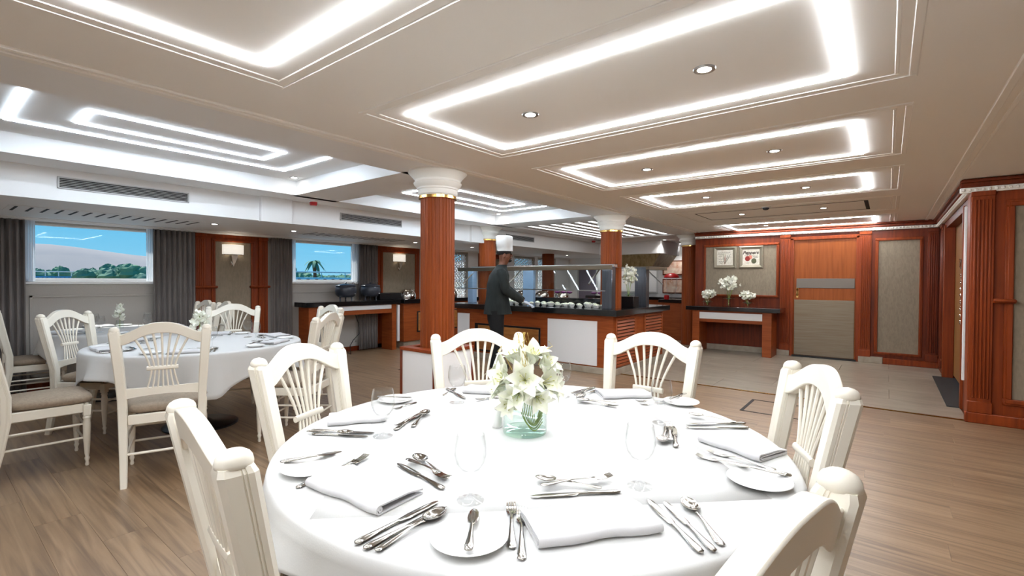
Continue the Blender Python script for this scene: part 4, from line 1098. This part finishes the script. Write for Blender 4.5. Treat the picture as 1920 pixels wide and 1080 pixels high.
for (y0, y1) in ((6.30, 6.90), (7.32, 8.0)):
    lf = MB(); lf.box(XB, XB + .02, y0 - .04, y0, .10, .82, .004).box(XB, XB + .02, y1, y1 + .04, .10, .82, .004).box(XB, XB + .02, y0, y1, .78, .82, .004).box(XB, XB + .02, y0, y1, .10, .14, .004)
    lo = lf.build('louvre_frame', 'wood_counter', t); BX(XB - .002, XB + .002, y0, y1, .14, .78).build('louvre_back', 'dark_slot', lo)
    sm = MB().box(-.004, .004, y0, y1, -.019, .019, .002).mesh('slat')
    for k in range(13): o = obj('slat', sm, 'wood_counter', lo, (XB + .012, 0, .17 + k * .0485)); o.rotation_euler = (0, -.45, 0)
# steel posts and glass guard
t = thing('sneeze_guard', 'glass food guard on steel posts along the buffet front', 'food guard', (0, 0, .935))
for (x, y, w, d) in ((-3.235, 6.42, .16, .12), (-4.82, 6.60, .22, .07), (-6.05, 6.5, .12, .12)):
    BX(x - w / 2, x + w / 2, y - d / 2, y + d / 2, 0, .62, .004).build('post', 'post_steel' if x > -4 else 'frosted_blue', t)
BX(-6.2, -3.12, 6.28, 6.88, .60, .615, .003).build('glass_shelf', 'guard_glass', t, False)
BX(-6.2, -3.12, 6.26, 6.30, .575, .64, .004).build('shelf_edge', 'brushed_steel', t)
BX(-6.1, -3.2, 6.31, 6.35, .585, .60).build('light_bar', 'guard_light', t, False)
BX(-6.1, -3.2, 6.52, 6.66, .615, .665, .004).build('top_channel', 'steel', t)
g = MB(); g.add([(-6.15, 6.28, .59), (-3.16, 6.28, .59), (-3.16, 6.16, .27), (-6.15, 6.16, .27)], [(0, 1, 2, 3)])
o = g.build('front_glass', 'guard_glass', t, False); so = o.modifiers.new('th', 'SOLIDIFY'); so.thickness = .006
BX(-6.15, -3.16, 6.155, 6.165, .262, .278).build('glass_edge', 'steel', t)
for x in (-3.45, -4.95, -6.0): MB().tube([(x, 6.55, .60), (x, 6.20, .36)], .012, 6).build('arm', 'dull_steel', t)
t = thing('sneeze_guard', 'glass food guard on steel posts along the buffet side', 'food guard', (0, 0, .935))
for (y, w) in ((7.62, .13),): BX(-3.33, -3.13, y - w / 2, y + w / 2, 0, .64, .004).build('post', 'post_steel', t)
BX(-3.75, -3.0, 7.36, 8.15, .62, .635, .003).build('glass_shelf', 'guard_glass', t, False)
BX(-3.06, -3.0, 7.36, 8.15, .60, .65, .004).build('shelf_edge', 'brushed_steel', t)
MB().tube([(-3.25, 7.9, .60), (-3.0, 7.95, .36)], .012, 6).build('arm', 'steel', t)
# raised rear tier with coupes
t = BX(-5.72, -3.55, 6.80, 7.04, .935, 1.06, .004).build('display_tier', 'black_stone', None); tag(t, 'low black display step along the buffet with coupe glasses on it', 'display step')
cp = MB().lathe([(.0005, 0), (.034, 0), (.008, .006), (.005, .05), (.012, .062), (.045, .078), (.056, .105), (.054, .105), (.043, .08), (.0005, .066)], 24, cap0=False, cap1=False).mesh('glass')
cf = MB().lathe([(.0005, .068), (.042, .081), (.053, .103), (.03, .112), (.0005, .114)], 24, cap0=False, cap1=False).mesh('dessert')
words = ['left', 'middle', 'right']
for (x0, m_, wd) in ((-4.45, 'purple_drink', 'purple'), (-3.75, 'green_drink', 'mint green')):
    for k in range(3):
        t = thing('dessert_coupe', '%s of three coupe glasses with %s dessert on the buffet' % (words[k], wd), 'dessert glass', (x0 + k * .13, 6.92 - .02 * k, 1.06), 0, 'dessert coupes on the buffet')
        obj('glass', cp, 'glass', t); obj('dessert', cf, m_, t)
bw = MB().lathe([(.0005, 0), (.03, 0), (.05, .03), (.056, .04), (.053, .04), (.03, .008), (.0005, .006)], 20, cap0=False, cap1=False).mesh('bowl')
fd = MB().sphere((0, 0, .03), (.048, .048, .028), 12, 8).mesh('food')
ordn = ['first', 'second', 'third', 'fourth', 'fifth', 'sixth', 'seventh', 'eighth', 'ninth', 'tenth', 'eleventh', 'twelfth', 'thirteenth', 'fourteenth']
for r_, (yy, zz) in enumerate(((6.38, .938), (6.55, .938))):
    for k in range(14):
        x = -3.42 - k * .135
        if abs(x + 4.82) < .2 and r_ == 1: continue
        t = thing('food_bowl', '%s small bowl from the corner column in the buffet %s row' % (ordn[k], ['front', 'rear'][r_]), 'food bowl', (x, yy, zz), 0, 'small food bowls on the buffet')
        t.location.y += random.uniform(-.03, .03); q = random.uniform(.8, 1.15); t.scale = (q, q, random.uniform(.8, 1.5))
        obj('bowl', bw, 'porcelain', t); o = obj('food', fd, ['salad', 'food_dark', 'pepper_green', 'salad', 'food_dark'][(k * 3 + r_ * 2) % 5], t); o.rotation_euler = (0, 0, k)
# bright crockery at the buffet's left end
for k, (x, y, s) in enumerate(((-5.55, 6.45, .5), (-5.62, 6.66, .5), (-5.35, 6.64, .5))):
    dome(x, y, .935, 'small chrome domed dish on the buffet left of the chef, %s' % ['nearest the front edge', 'by the column', 'closest to the chef'][k], s, .5)
# planter box with tall white orchids beside the corner column
def bouquet(name, label, x, y, z, n, rad, hz, z0, vase, stems=5, seed=1, leaf=True):
    t = thing(name, label, 'flowers', (x, y, z)); rnd = random.Random(seed)
    vase(t)
    for k in range(n):
        while True:
            a = Vector((rnd.uniform(-1, 1), rnd.uniform(-1, 1), rnd.uniform(-1, 1)))
            if a.length < 1: break
        a = a * (.55 + .45 * rnd.random())
        o = obj('blossom', blossom_m, 'petal', t, (a.x * rad, a.y * rad, z0 + hz * (1 + a.z)))
        o.rotation_euler = (rnd.uniform(-1.2, 1.2), rnd.uniform(-1.2, 1.2), rnd.uniform(0, 6)); s = rnd.uniform(.95, 1.4); o.scale = (s, s, s)
    for k in range(stems):
        a = rnd.uniform(0, 6.28); MB().tube([(0, 0, .02), (.01 * cos(a), .01 * sin(a), z0 * .6), (rad * .5 * cos(a), rad * .5 * sin(a), z0 + hz)], .004, 5).build('stem', 'stem_green', t)
    if leaf:
        for k in range(5):
            a = k * 1.26; g = MB(Matrix.Rotation(a, 4, 'Z')); g.grid(lambda u, v: (.02 + .09 * v, (u - .5) * .04 * sin(pi * min(1, .1 + .88 * v)), z0 * .55 + .07 * v - .06 * v * v), 3, 5); g.build('leaf', 'leaf_green', t)
def boxvase(t): BX(-.13, .13, -.10, .10, 0, .17, .006).build('planter', 'black_metal', t)
bouquet('orchid_planter', 'tall white orchids in a black planter beside the corner column', -3.24, 7.12, .935, 95, .145, .17, .33, boxvase, 4, 2)
def tallvase(t): MB().lathe([(.04, 0), (.05, .005), (.032, .08), (.03, .16), (.05, .26), (.048, .26), (.028, .16), (.0005, .01)], 20, cap0=False, cap1=False).build('vase', 'vase_glass', t)
def lowvase(t): MB().lathe([(.055, 0), (.07, .01), (.075, .09), (.065, .13), (.06, .13), (.068, .09), (.0005, .012)], 20, cap0=False, cap1=False).build('vase', 'vase_glass', t)

# ------------------------------------------------------------------ console on the timber wall
t = thing('console_table', 'black-topped timber console against the far timber wall', 'console', (0, 0, 0))
BX(-3.08, -1.46, 9.38, 9.945, .80, .875, .004).build('stone_top', 'black_stone', t)
for (a, b) in ((-2.97, -2.84), (-1.75, -1.60)): BX(a, b, 9.44, 9.945, 0, .80, .004).build('leg', 'wood_counter', t)
BX(-2.84, -1.75, 9.46, 9.50, .58, .80, .003).build('apron', 'wood_counter', t); BX(-2.90, -1.72, 9.448, 9.462, .64, .765, .003).build('white_strip', 'white_gloss', t)
bouquet('flower_arrangement', 'tall white flower arrangement in the middle of the console', -2.38, 9.70, .875, 110, .20, .18, .25, tallvase, 5, 5)
bouquet('flower_arrangement', 'low white flower arrangement at the left of the console', -2.74, 9.60, .875, 60, .16, .10, .12, lowvase, 3, 6)
bouquet('flower_arrangement', 'low white flower arrangement at the right of the console', -2.02, 9.60, .875, 60, .16, .095, .12, lowvase, 3, 8)
# two small framed pictures
def picture(x0, x1, z0, z1, label, kind):
    t = thing('framed_picture', label, 'picture', ((x0 + x1) / 2, YW - .012, (z0 + z1) / 2), 0, 'framed pictures above the console'); w, h_ = (x1 - x0) / 2, (z1 - z0) / 2; b = .062
    def bevel_side(m):
        mb = MB(m); mb.prism([(-w, h_), (-w + b, h_ - b), (w - b, h_ - b), (w, h_)], -.028, 0) if False else None
    f = MB()
    out = [(-w, -h_), (w, -h_), (w, h_), (-w, h_)]; mid = [(x * (1 - .02 / w), z * (1 - .02 / h_)) for x, z in out]; inn = [(x * (1 - b / w), z * (1 - b / h_)) for x, z in out]
    rg = [[(x, 0, z) for x, z in out], [(x, -.024, z) for x, z in out], [(x, -.034, z) for x, z in mid], [(x, -.014, z) for x, z in inn], [(x, -.0, z) for x, z in inn]]
    f.loft(rg, caps=False); f.f = [q for q in f.f]; f.build('frame', 'picture_frame', t, False)
    BX(-w + b * .8, w - b * .8, -.010, -.002, -h_ + b * .8, h_ - b * .8).build('print', 'paper', t, False)
    y = -.0125
    if kind:
        c = bpy.data.curves.new('title', 'FONT'); c.body = 'Peppers'; c.size = .085; c.shear = .35; c.extrude = .0008; c.offset = .0025; c.align_x = 'CENTER'; c.materials.append(M['ink'])
        tmp = bpy.data.objects.new('title', c); COL.objects.link(tmp); bpy.context.view_layer.update(); me = bpy.data.meshes.new_from_object(tmp.evaluated_get(bpy.context.evaluated_depsgraph_get())); bpy.data.objects.remove(tmp); o = bpy.data.objects.new('title', me); COL.objects.link(o); o.parent = t; o.location = (-.01, y + .001, .055); o.rotation_euler = (pi / 2, 0, 0)
        MB().sphere((-.06, y, -.03), (.045, .003, .05), 16, 10).build('pepper', 'pepper_red', t); MB().sphere((-.015, y + .0005, -.005), (.035, .002, .04), 16, 10).build('pepper', 'pepper_pink', t)
        MB().sphere((.05, y, -.075), (.045, .003, .05), 16, 10).build('pepper', 'pepper_green', t); BX(-.12, .12, y, y + .001, .026, .029).build('print_line', 'ink', t, False)
        MB().box(.03, .11, y, y + .001, .0, .006).box(.05, .12, y, y + .001, -.016, -.010).box(-.09, -.03, y, y + .001, -.115, -.110).build('print_lines', 'ink', t, False)
    else:
        for k in range(4): MB().tube([(.0, y, -.13), (-.02 + .025 * k, y, -.03), (-.03 + .045 * k, y, .06 + .01 * (k % 2))], [.004, .016, .004], 8, .2).build('pepper', ['pepper_green', 'pepper_red', 'ink', 'pepper_green'][k], t)
        l = MB()
        for (a, b_, z) in ((-.12, .10, .095), (-.12, -.02, .065), (-.12, -.05, .03), (-.12, -.03, -.03), (-.11, -.02, -.08), (-.09, -.04, -.11)):
            n = max(3, int((b_ - a) / .012)); l.tube([(a + (b_ - a) * i / n, y, z + .009 * sin(i * 2.3)) for i in range(n + 1)], .0025, 5)
        l.build('handwriting', 'ink', t)
picture(-2.735, -2.315, 1.61, 2.03, 'framed print of long dark peppers, left of two above the console', 0)
picture(-2.265, -1.845, 1.61, 2.03, 'framed print titled Peppers, right of two above the console', 1)

# ------------------------------------------------------------------ behind the buffet
t = thing('cooking_hood', 'bronze-gold tapered hood hanging behind the corner column', 'hood', (-4.9, 11.9, 0))
MB().loft([[(-.95, -.55, 1.72), (.35, -.55, 1.72), (.35, .55, 1.72), (-.95, .55, 1.72)], [(-1.0, -.6, 2.02), (.55, -.6, 2.02), (.55, .6, 2.02), (-1.0, .6, 2.02)]]).build('canopy', 'hood_gold', t, False)
BX(-1.05, .60, -.65, .65, 2.02, CZ, .01).build('casing', 'white_paint', t, False)
t = thing('back_counter', 'low timber counter with black top along the end wall', 'counter', (0, 0, 0))
BX(-6.9, -3.3, 12.35, 12.95, 0, .86, .004).build('body', 'wood_counter', t, False); BX(-6.95, -3.22, 12.3, 12.98, .86, .93, .004).build('stone_top', 'black_stone', t, False)
t = thing('beverage_station', 'small timber station with black top left of the end column', 'counter', (0, 0, 0))
BX(-4.15, -3.35, 10.9, 11.5, 0, .86, .004).build('body', 'wood_counter', t, False); BX(-4.2, -3.3, 10.85, 11.55, .86, .93, .004).build('stone_top', 'black_stone', t, False)
t = thing('juice_dispenser', 'red-capped dispenser standing left of the end column', 'dispenser', (-3.98, 11.1, .93))
MB().lathe([(.1, 0), (.1, .02), (.02, .03), (.02, .12), (.09, .14), (.12, .3), (.13, .5)], 24).build('body', 'glass', t); MB().lathe([(.17, .5), (.175, .52), (.14, .57), (.06, .61), (.0005, .615)], 24).build('cap', 'red_plastic', t)
t = thing('jam_pot', 'small red pot on the station left of the end column', 'pot', (-4.03, 10.93, .93)); MB().lathe([(.05, 0), (.06, .03), (.055, .08)], 18).build('body', 'red_plastic', t); MB().lathe([(.057, .08), (.05, .095), (.01, .105)], 18).build('lid', 'red_plastic', t)
for (x, z, w) in ((-4.6, 1.72, 'upper'), (-4.6, 1.22, 'lower')):
    t = thing('wall_picture', w + ' pinkish panel on the end wall beside the end column', 'picture', (x, 12.99, z)); BX(-.3, .3, -.03, 0, -.2, .2, .005).build('frame', 'wood_dark', t); BX(-.27, .27, -.034, -.028, -.17, .17).build('print', 'artwork', t, False)
t = thing('wall_screen', 'large pale board on the end wall right of the orchids', 'board', (-5.78, 12.985, 1.35)); BX(-.75, .75, -.03, 0, -.33, .33, .005).build('frame', 'vent_grey', t); BX(-.71, .71, -.034, -.028, -.29, .29).build('board_face', 'white_gloss', t, False)
dr = struct('door_3', BX(-7.55, -6.95, 12.95, 13.0, 0, 1.8), 'grey_door')
MB().box(-7.6, -6.9, 12.94, 12.99, 1.8, 1.85, .004).box(-7.6, -7.55, 12.94, 12.99, 0, 1.8, .004).box(-6.95, -6.9, 12.94, 12.99, 0, 1.8, .004).build('door_frame', 'vent_grey', dr)
for k, (x, y) in enumerate(((-7.0, 9.0), (-6.5, 9.0))):
    pass
t = thing('centre_buffet', 'second buffet counter in the background, behind the glass guard', 'buffet', (0, 0, 0))
BX(-7.2, -5.2, 8.9, 9.6, 0, .86, .004).build('body', 'wood_counter', t, False); BX(-7.25, -5.15, 8.85, 9.65, .86, .93, .004).build('stone_top', 'black_stone', t, False)
for k, x in enumerate((-6.9, -6.35, -5.8)): dome(x, 9.2, .93, 'chrome domed dish on the background buffet, %s' % ['left', 'middle', 'right'][k], .8, .6)

# ------------------------------------------------------------------ the chef
def skin(name, verts, edges, radii, m, parent=None, sub=2, root=0):
    me = bpy.data.meshes.new(name); me.from_pydata(verts, edges, []); me.update(); me.materials.append(M[m])
    o = bpy.data.objects.new(name, me); COL.objects.link(o)
    if parent: o.parent = parent
    sk = o.modifiers.new('skin', 'SKIN'); sk.use_smooth_shade = True
    if not me.skin_vertices: me.attributes
    for i, r in enumerate(radii):
        sv = me.skin_vertices[0].data[i]; sv.radius = r if isinstance(r, tuple) else (r, r); sv.use_root = (i == root)
    sb = o.modifiers.new('sub', 'SUBSURF'); sb.levels = sub; sb.render_levels = sub
    return o
# local axes: +y the way he faces, +x his right, feet at z = 0
bv = [(0, -.02, .92), (0, -.02, 1.10), (0, .0, 1.30), (0, .03, 1.46), (0, .055, 1.555), (0, .085, 1.62), (0, .11, 1.70), (0, .105, 1.80),
      (.15, .03, 1.44), (.20, .10, 1.20), (.13, .36, 1.04), (-.15, .05, 1.44), (-.20, .16, 1.22), (-.10, .42, 1.03),
      (.095, -.03, .86), (.10, -.01, .48), (.10, -.05, .08), (-.095, -.03, .86), (-.10, .02, .48), (-.10, -.01, .08), (.10, .10, .035), (-.10, .14, .035)]
be = [(0, 1), (1, 2), (2, 3), (3, 4), (4, 5), (5, 6), (6, 7), (3, 8), (8, 9), (9, 10), (3, 11), (11, 12), (12, 13), (0, 14), (14, 15), (15, 16), (0, 17), (17, 18), (18, 19), (16, 20), (19, 21)]
br = [(.15, .11), (.14, .11), (.15, .12), (.12, .09), (.056, .056), (.062, .07), (.085, .105), (.08, .10), .045, .045, .032, .045, .045, .032, .085, .06, .04, .085, .06, .04, .035, .035]
person = skin('person', bv, be, br, 'skin')
person.location = (-4.60, 5.50, 0); person.rotation_euler = (0, 0, radians(38.2 + 8) - pi / 2)
tag(person, 'chef in tall white hat and dark jacket reaching over the buffet', 'person')
# nose, ears, brow and jaw as small pieces that sit on the head
fc = MB(); fc.loft([[(x * .5, .205 + y, 1.745) for x, y in ((-.012, -.02), (.012, -.02), (.006, .004), (-.006, .004))], [(x, .205 + y, 1.715) for x, y in ((-.018, -.02), (.018, -.02), (.014, .022), (-.014, .022))], [(x, .205 + y, 1.702) for x, y in ((-.018, -.02), (.018, -.02), (.012, .012), (-.012, .012))]])
fc.build('nose', 'skin', person)
for s_ in (-1, 1):
    MB().sphere((s_ * .086, .09, 1.715), (.012, .022, .034), 10, 8).build('ear', 'skin', person); MB().sphere((s_ * .032, .196, 1.742), .010, 8, 6).build('eye', 'hair_black', person)
MB().sphere((0, .198, 1.675), (.026, .014, .007), 10, 6).build('mouth', 'pepper_red', person); MB().sphere((0, .17, 1.645), (.045, .042, .026), 12, 8).build('beard', 'hair_black', person)
MB().sphere((0, .090, 1.775), (.090, .112, .068), 20, 12).build('hair', 'hair_black', person)
def ell(cx, cy, z, rx, ry, n=28, ph=0, w=0.): return [(cx + (rx + w * sin(5 * a + ph)) * cos(a), cy + (ry + w * sin(5 * a + ph)) * sin(a), z) for a in [2 * pi * i / n for i in range(n)]]
MB().loft([ell(0, .105, 1.785, .100, .122), ell(0, .105, 1.835, .099, .120), ell(0, .10, 1.84, .103, .122, 28, 0, .003), ell(0, .095, 1.93, .108, .124, 28, 1, .005), ell(0, .09, 2.0, .112, .126, 28, 1, .006), ell(0, .09, 2.015, .095, .11), ell(0, .09, 2.017, .02, .02)]).build('chef_hat', 'hat_cloth', person, True, 60)
j = MB(); j.loft([ell(0, -.005, .845, .20, .215, 28, 0, .010), ell(0, -.01, .95, .195, .195, 28, .4, .006), ell(0, -.01, 1.10, .19, .17, 28, .8, .004), ell(0, .0, 1.28, .205, .165), ell(0, .02, 1.42, .215, .15), ell(0, .03, 1.475, .19, .125), ell(0, .045, 1.525, .12, .095), ell(0, .055, 1.555, .08, .08), ell(0, .06, 1.58, .073, .074), ell(0, .06, 1.575, .058, .058)])
jo = j.build('jacket', 'jacket_cloth', person, True, 60)
def ring(c, d, r, n=14):
    d = Vector(d).normalized(); a = d.cross(Vector((1, 0, .01))).normalized(); b = d.cross(a); return [tuple(Vector(c) + (a * cos(2 * pi * i / n) + b * sin(2 * pi * i / n)) * r) for i in range(n)]
for (sh, el, wr) in (((.16, .03, 1.475), (.205, .10, 1.20), (.135, .345, 1.045)), ((-.16, .05, 1.475), (-.205, .16, 1.22), (-.105, .405, 1.035))):
    s1, e1, w1 = Vector(sh), Vector(el), Vector(wr); u1 = e1 - s1; u2 = w1 - e1; m_ = (u1.normalized() + u2.normalized())
    sl = MB().loft([ring(s1 - u1 * .12, u1, .055), ring(s1 + u1 * .08, u1, .082), ring(s1 + u1 * .5, u1, .075), ring(s1 + u1 * .85, u1, .070), ring(e1, m_, .070), ring(e1 + u2 * .2, u2, .066), ring(e1 + u2 * .7, u2, .056), ring(e1 + u2 * .97, u2, .052), ring(w1, u2, .044)])
    sl.build('sleeve', 'jacket_cloth', jo, True, 60)
tr = MB()
for (hx, kn, an) in (((.09, -.03, .90), (.10, -.01, .48), (.10, -.05, .06)), ((-.09, -.03, .90), (-.10, .02, .48), (-.10, -.01, .06))):
    tr.loft([ell(hx[0], hx[1], hx[2], .105, .125, 16), ell(hx[0], hx[1], .75, .10, .115, 16), ell(kn[0], kn[1], kn[2], .08, .088, 16), ell(an[0], an[1], .2, .07, .075, 16), ell(an[0], an[1], an[2], .068, .078, 16)])
tr.build('trousers', 'trouser_cloth', person, True, 60)
for (x, y) in ((.10, -.05), (-.10, -.01)):
    MB().loft([[(x + .045 * a, y + yy, z) for a, yy in ((-1, -.06), (1, -.06), (1.1, .1), (.7, .19), (-.7, .19), (-1.1, .1))] for z in (0, .05)] + [[(x + .03 * a, y + yy, .085) for a, yy in ((-1, -.05), (1, -.05), (1, .06), (.7, .1), (-.7, .1), (-1, .06))]]).build('shoe', 'black_metal', person)
# gloved hands: palm, four fingers and thumb
def hand(wx, wy, wz, sx, parent):
    v = [(wx, wy, wz), (wx, wy + .04, wz - .02), (wx, wy + .085, wz - .042)]; e_ = [(0, 1), (1, 2)]; r = [(.026, .024), (.036, .022), (.040, .016)]
    pm = skin('glove', v, e_, r, 'glove', parent, 2)
    for k, (dx, L) in enumerate(((-.030, .068), (-.010, .078), (.010, .074), (.030, .058))):
        b = Vector((wx + dx, wy + .085, wz - .042)); f = [tuple(b - Vector((0, .01, 0))), tuple(b + Vector((0, L * .45, -.014))), tuple(b + Vector((0, L * .75, -.034))), tuple(b + Vector((0, L * .85, -.056)))]
        skin('finger', f, [(0, 1), (1, 2), (2, 3)], [.0098, .0095, .009, .0078], 'glove', pm, 1)
    b = Vector((wx - sx * .034, wy + .03, wz - .02)); skin('thumb', [tuple(b), tuple(b + Vector((-sx * .02, .028, -.02))), tuple(b + Vector((-sx * .012, .056, -.034)))], [(0, 1), (1, 2)], [.012, .0105, .0085], 'glove', pm, 1)
hand(.130, .365, 1.035, 1, person); hand(-.10, .425, 1.025, -1, person)

# ------------------------------------------------------------------ outside the windows
gr = struct('ground', BX(-900, -60, -500, 900, -3, -.9), 'bank')
struct('river', BX(-60, -9, -300, 400, -3, -1.4), 'water')
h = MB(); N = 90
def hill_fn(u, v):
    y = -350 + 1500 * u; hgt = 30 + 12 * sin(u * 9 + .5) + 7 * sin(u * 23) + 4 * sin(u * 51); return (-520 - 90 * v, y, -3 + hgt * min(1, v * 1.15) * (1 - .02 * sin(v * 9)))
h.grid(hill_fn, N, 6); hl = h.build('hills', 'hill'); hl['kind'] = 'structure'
def blob(seed, n=14):
    rnd = random.Random(seed); mb = MB()
    for k in range(n):
        a = rnd.uniform(0, 6.28); r = rnd.uniform(0, .62); c = (r * cos(a), r * sin(a), .42 + rnd.uniform(-.22, .34) * (1 - r * .5)); s = rnd.uniform(.24, .42)
        i0 = len(mb.v); mb.sphere(c, (s, s, s * .85), 12, 9)
        for i in range(i0, len(mb.v)):
            d = mb.v[i] - Vector(c); mb.v[i] = Vector(c) + d * (1 + rnd.uniform(-.16, .16))
    return mb.mesh('crown', False)
blobs = [blob(k) for k in range(4)]; trunk_m = MB().tube([(0, 0, 0), (.03, .0, .2), (0, .02, .45)], [.07, .05, .04], 8).mesh('trunk')
def gtree(u, dist, hgt, wid, k, label):
    d = CAM_ROT @ Vector(((u - 960) / 895., 0, -1)); x, y = d.x * dist, d.y * dist
    t = thing('tree', label, 'tree', (x, y, -.95), k * 1.3, 'trees on the river bank'); t.scale = (wid * .9, wid * .9, hgt * .82)
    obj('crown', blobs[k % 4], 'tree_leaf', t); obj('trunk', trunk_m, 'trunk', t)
for k, (u, dist, hgt, wid, w) in enumerate(((70, 75, 4.8, 4.2, 'behind the moored boat in the left window'), (112, 80, 5.2, 3.2, 'right of the boat in the left window'), (145, 85, 4.6, 4.2, 'second right of the boat in the left window'), (178, 72, 5.0, 4.4, 'left of the middle of the left window'),
        (205, 66, 5.4, 4.4, 'in the middle of the left window'), (232, 64, 5.0, 4.0, 'right of the middle of the left window'), (258, 58, 5.0, 4.6, 'largest toward the right in the left window'), (280, 62, 4.6, 4.6, 'at the right edge of the left window'),
        (545, 60, 5.2, 3.2, 'at the left edge of the palm window'), (568, 75, 4.2, 4.8, 'left of the palm'), (612, 80, 4.0, 5.2, 'right of the palm'), (640, 82, 4.2, 4.6, 'second right of the palm'), (660, 80, 3.8, 4.6, 'at the right edge of the palm window'))):
    gtree(u, dist, hgt, wid, k, 'green bushy tree ' + w)
def palm(u, dist, hgt, label):
    d = CAM_ROT @ Vector(((u - 960) / 895., 0, -1)); t = thing('palm_tree', label, 'palm tree', (d.x * dist, d.y * dist, -.95))
    MB().tube([(0, 0, 0), (.1, 0, hgt * .5), (0, 0, hgt)], [.35, .25, .22], 8).build('trunk', 'trunk', t)
    for k in range(16):
        a = k * 2.4; e_ = .9 - .11 * k; g = MB(Matrix.Translation((0, 0, hgt)) @ Matrix.Rotation(a, 4, 'Z'))
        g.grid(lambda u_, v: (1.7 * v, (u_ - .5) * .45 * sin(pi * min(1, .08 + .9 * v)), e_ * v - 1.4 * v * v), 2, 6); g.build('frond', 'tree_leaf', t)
palm(590, 70, 5.0, 'tall palm tree seen through the second window')
def boat(u, dist, L, label, m):
    d = CAM_ROT @ Vector(((u - 960) / 895., 0, -1)); t = thing('boat', label, 'boat', (d.x * dist, d.y * dist, -1.4), radians(90))
    MB().loft([[(-L / 2, -.9, 0), (L / 2, -.9, 0), (L / 2 + .3, 0, 0), (L / 2, .9, 0), (-L / 2, .9, 0)], [(-L / 2 - .2, -1.2, 2.2), (L / 2 + .3, -1.2, 2.2), (L / 2 + 1.2, 0, 2.4), (L / 2 + .3, 1.2, 2.2), (-L / 2 - .2, 1.2, 2.2)]]).build('hull', 'boat_white', t, False)
    BX(-L / 2, L / 2, -1.1, 1.1, 2.2, 3.0, .05).build('cabin', m, t, False); BX(-L / 2 - .2, L / 2 + .2, -1.25, 1.25, 3.5, 3.6, .02).build('canopy', 'boat_white', t, False)
    for k in range(5): MB().tube([(-L / 2 + k * L / 4, -1.1, 3.0), (-L / 2 + k * L / 4, -1.1, 3.5)], .05, 6).build('canopy_post', 'boat_white', t)
    n = 12
    for k in range(n): BX(-L / 2 + (k + .25) * L / n, -L / 2 + (k + .6) * L / n, -1.12, -1.1, 2.4, 2.85).build('cabin_window', 'kettle_black', t, False)
boat(82, 56, 4.5, 'blue and white boat in the left window', 'boat_blue'); boat(592, 50, 11, 'long white boat below the palm in the second window', 'boat_white')
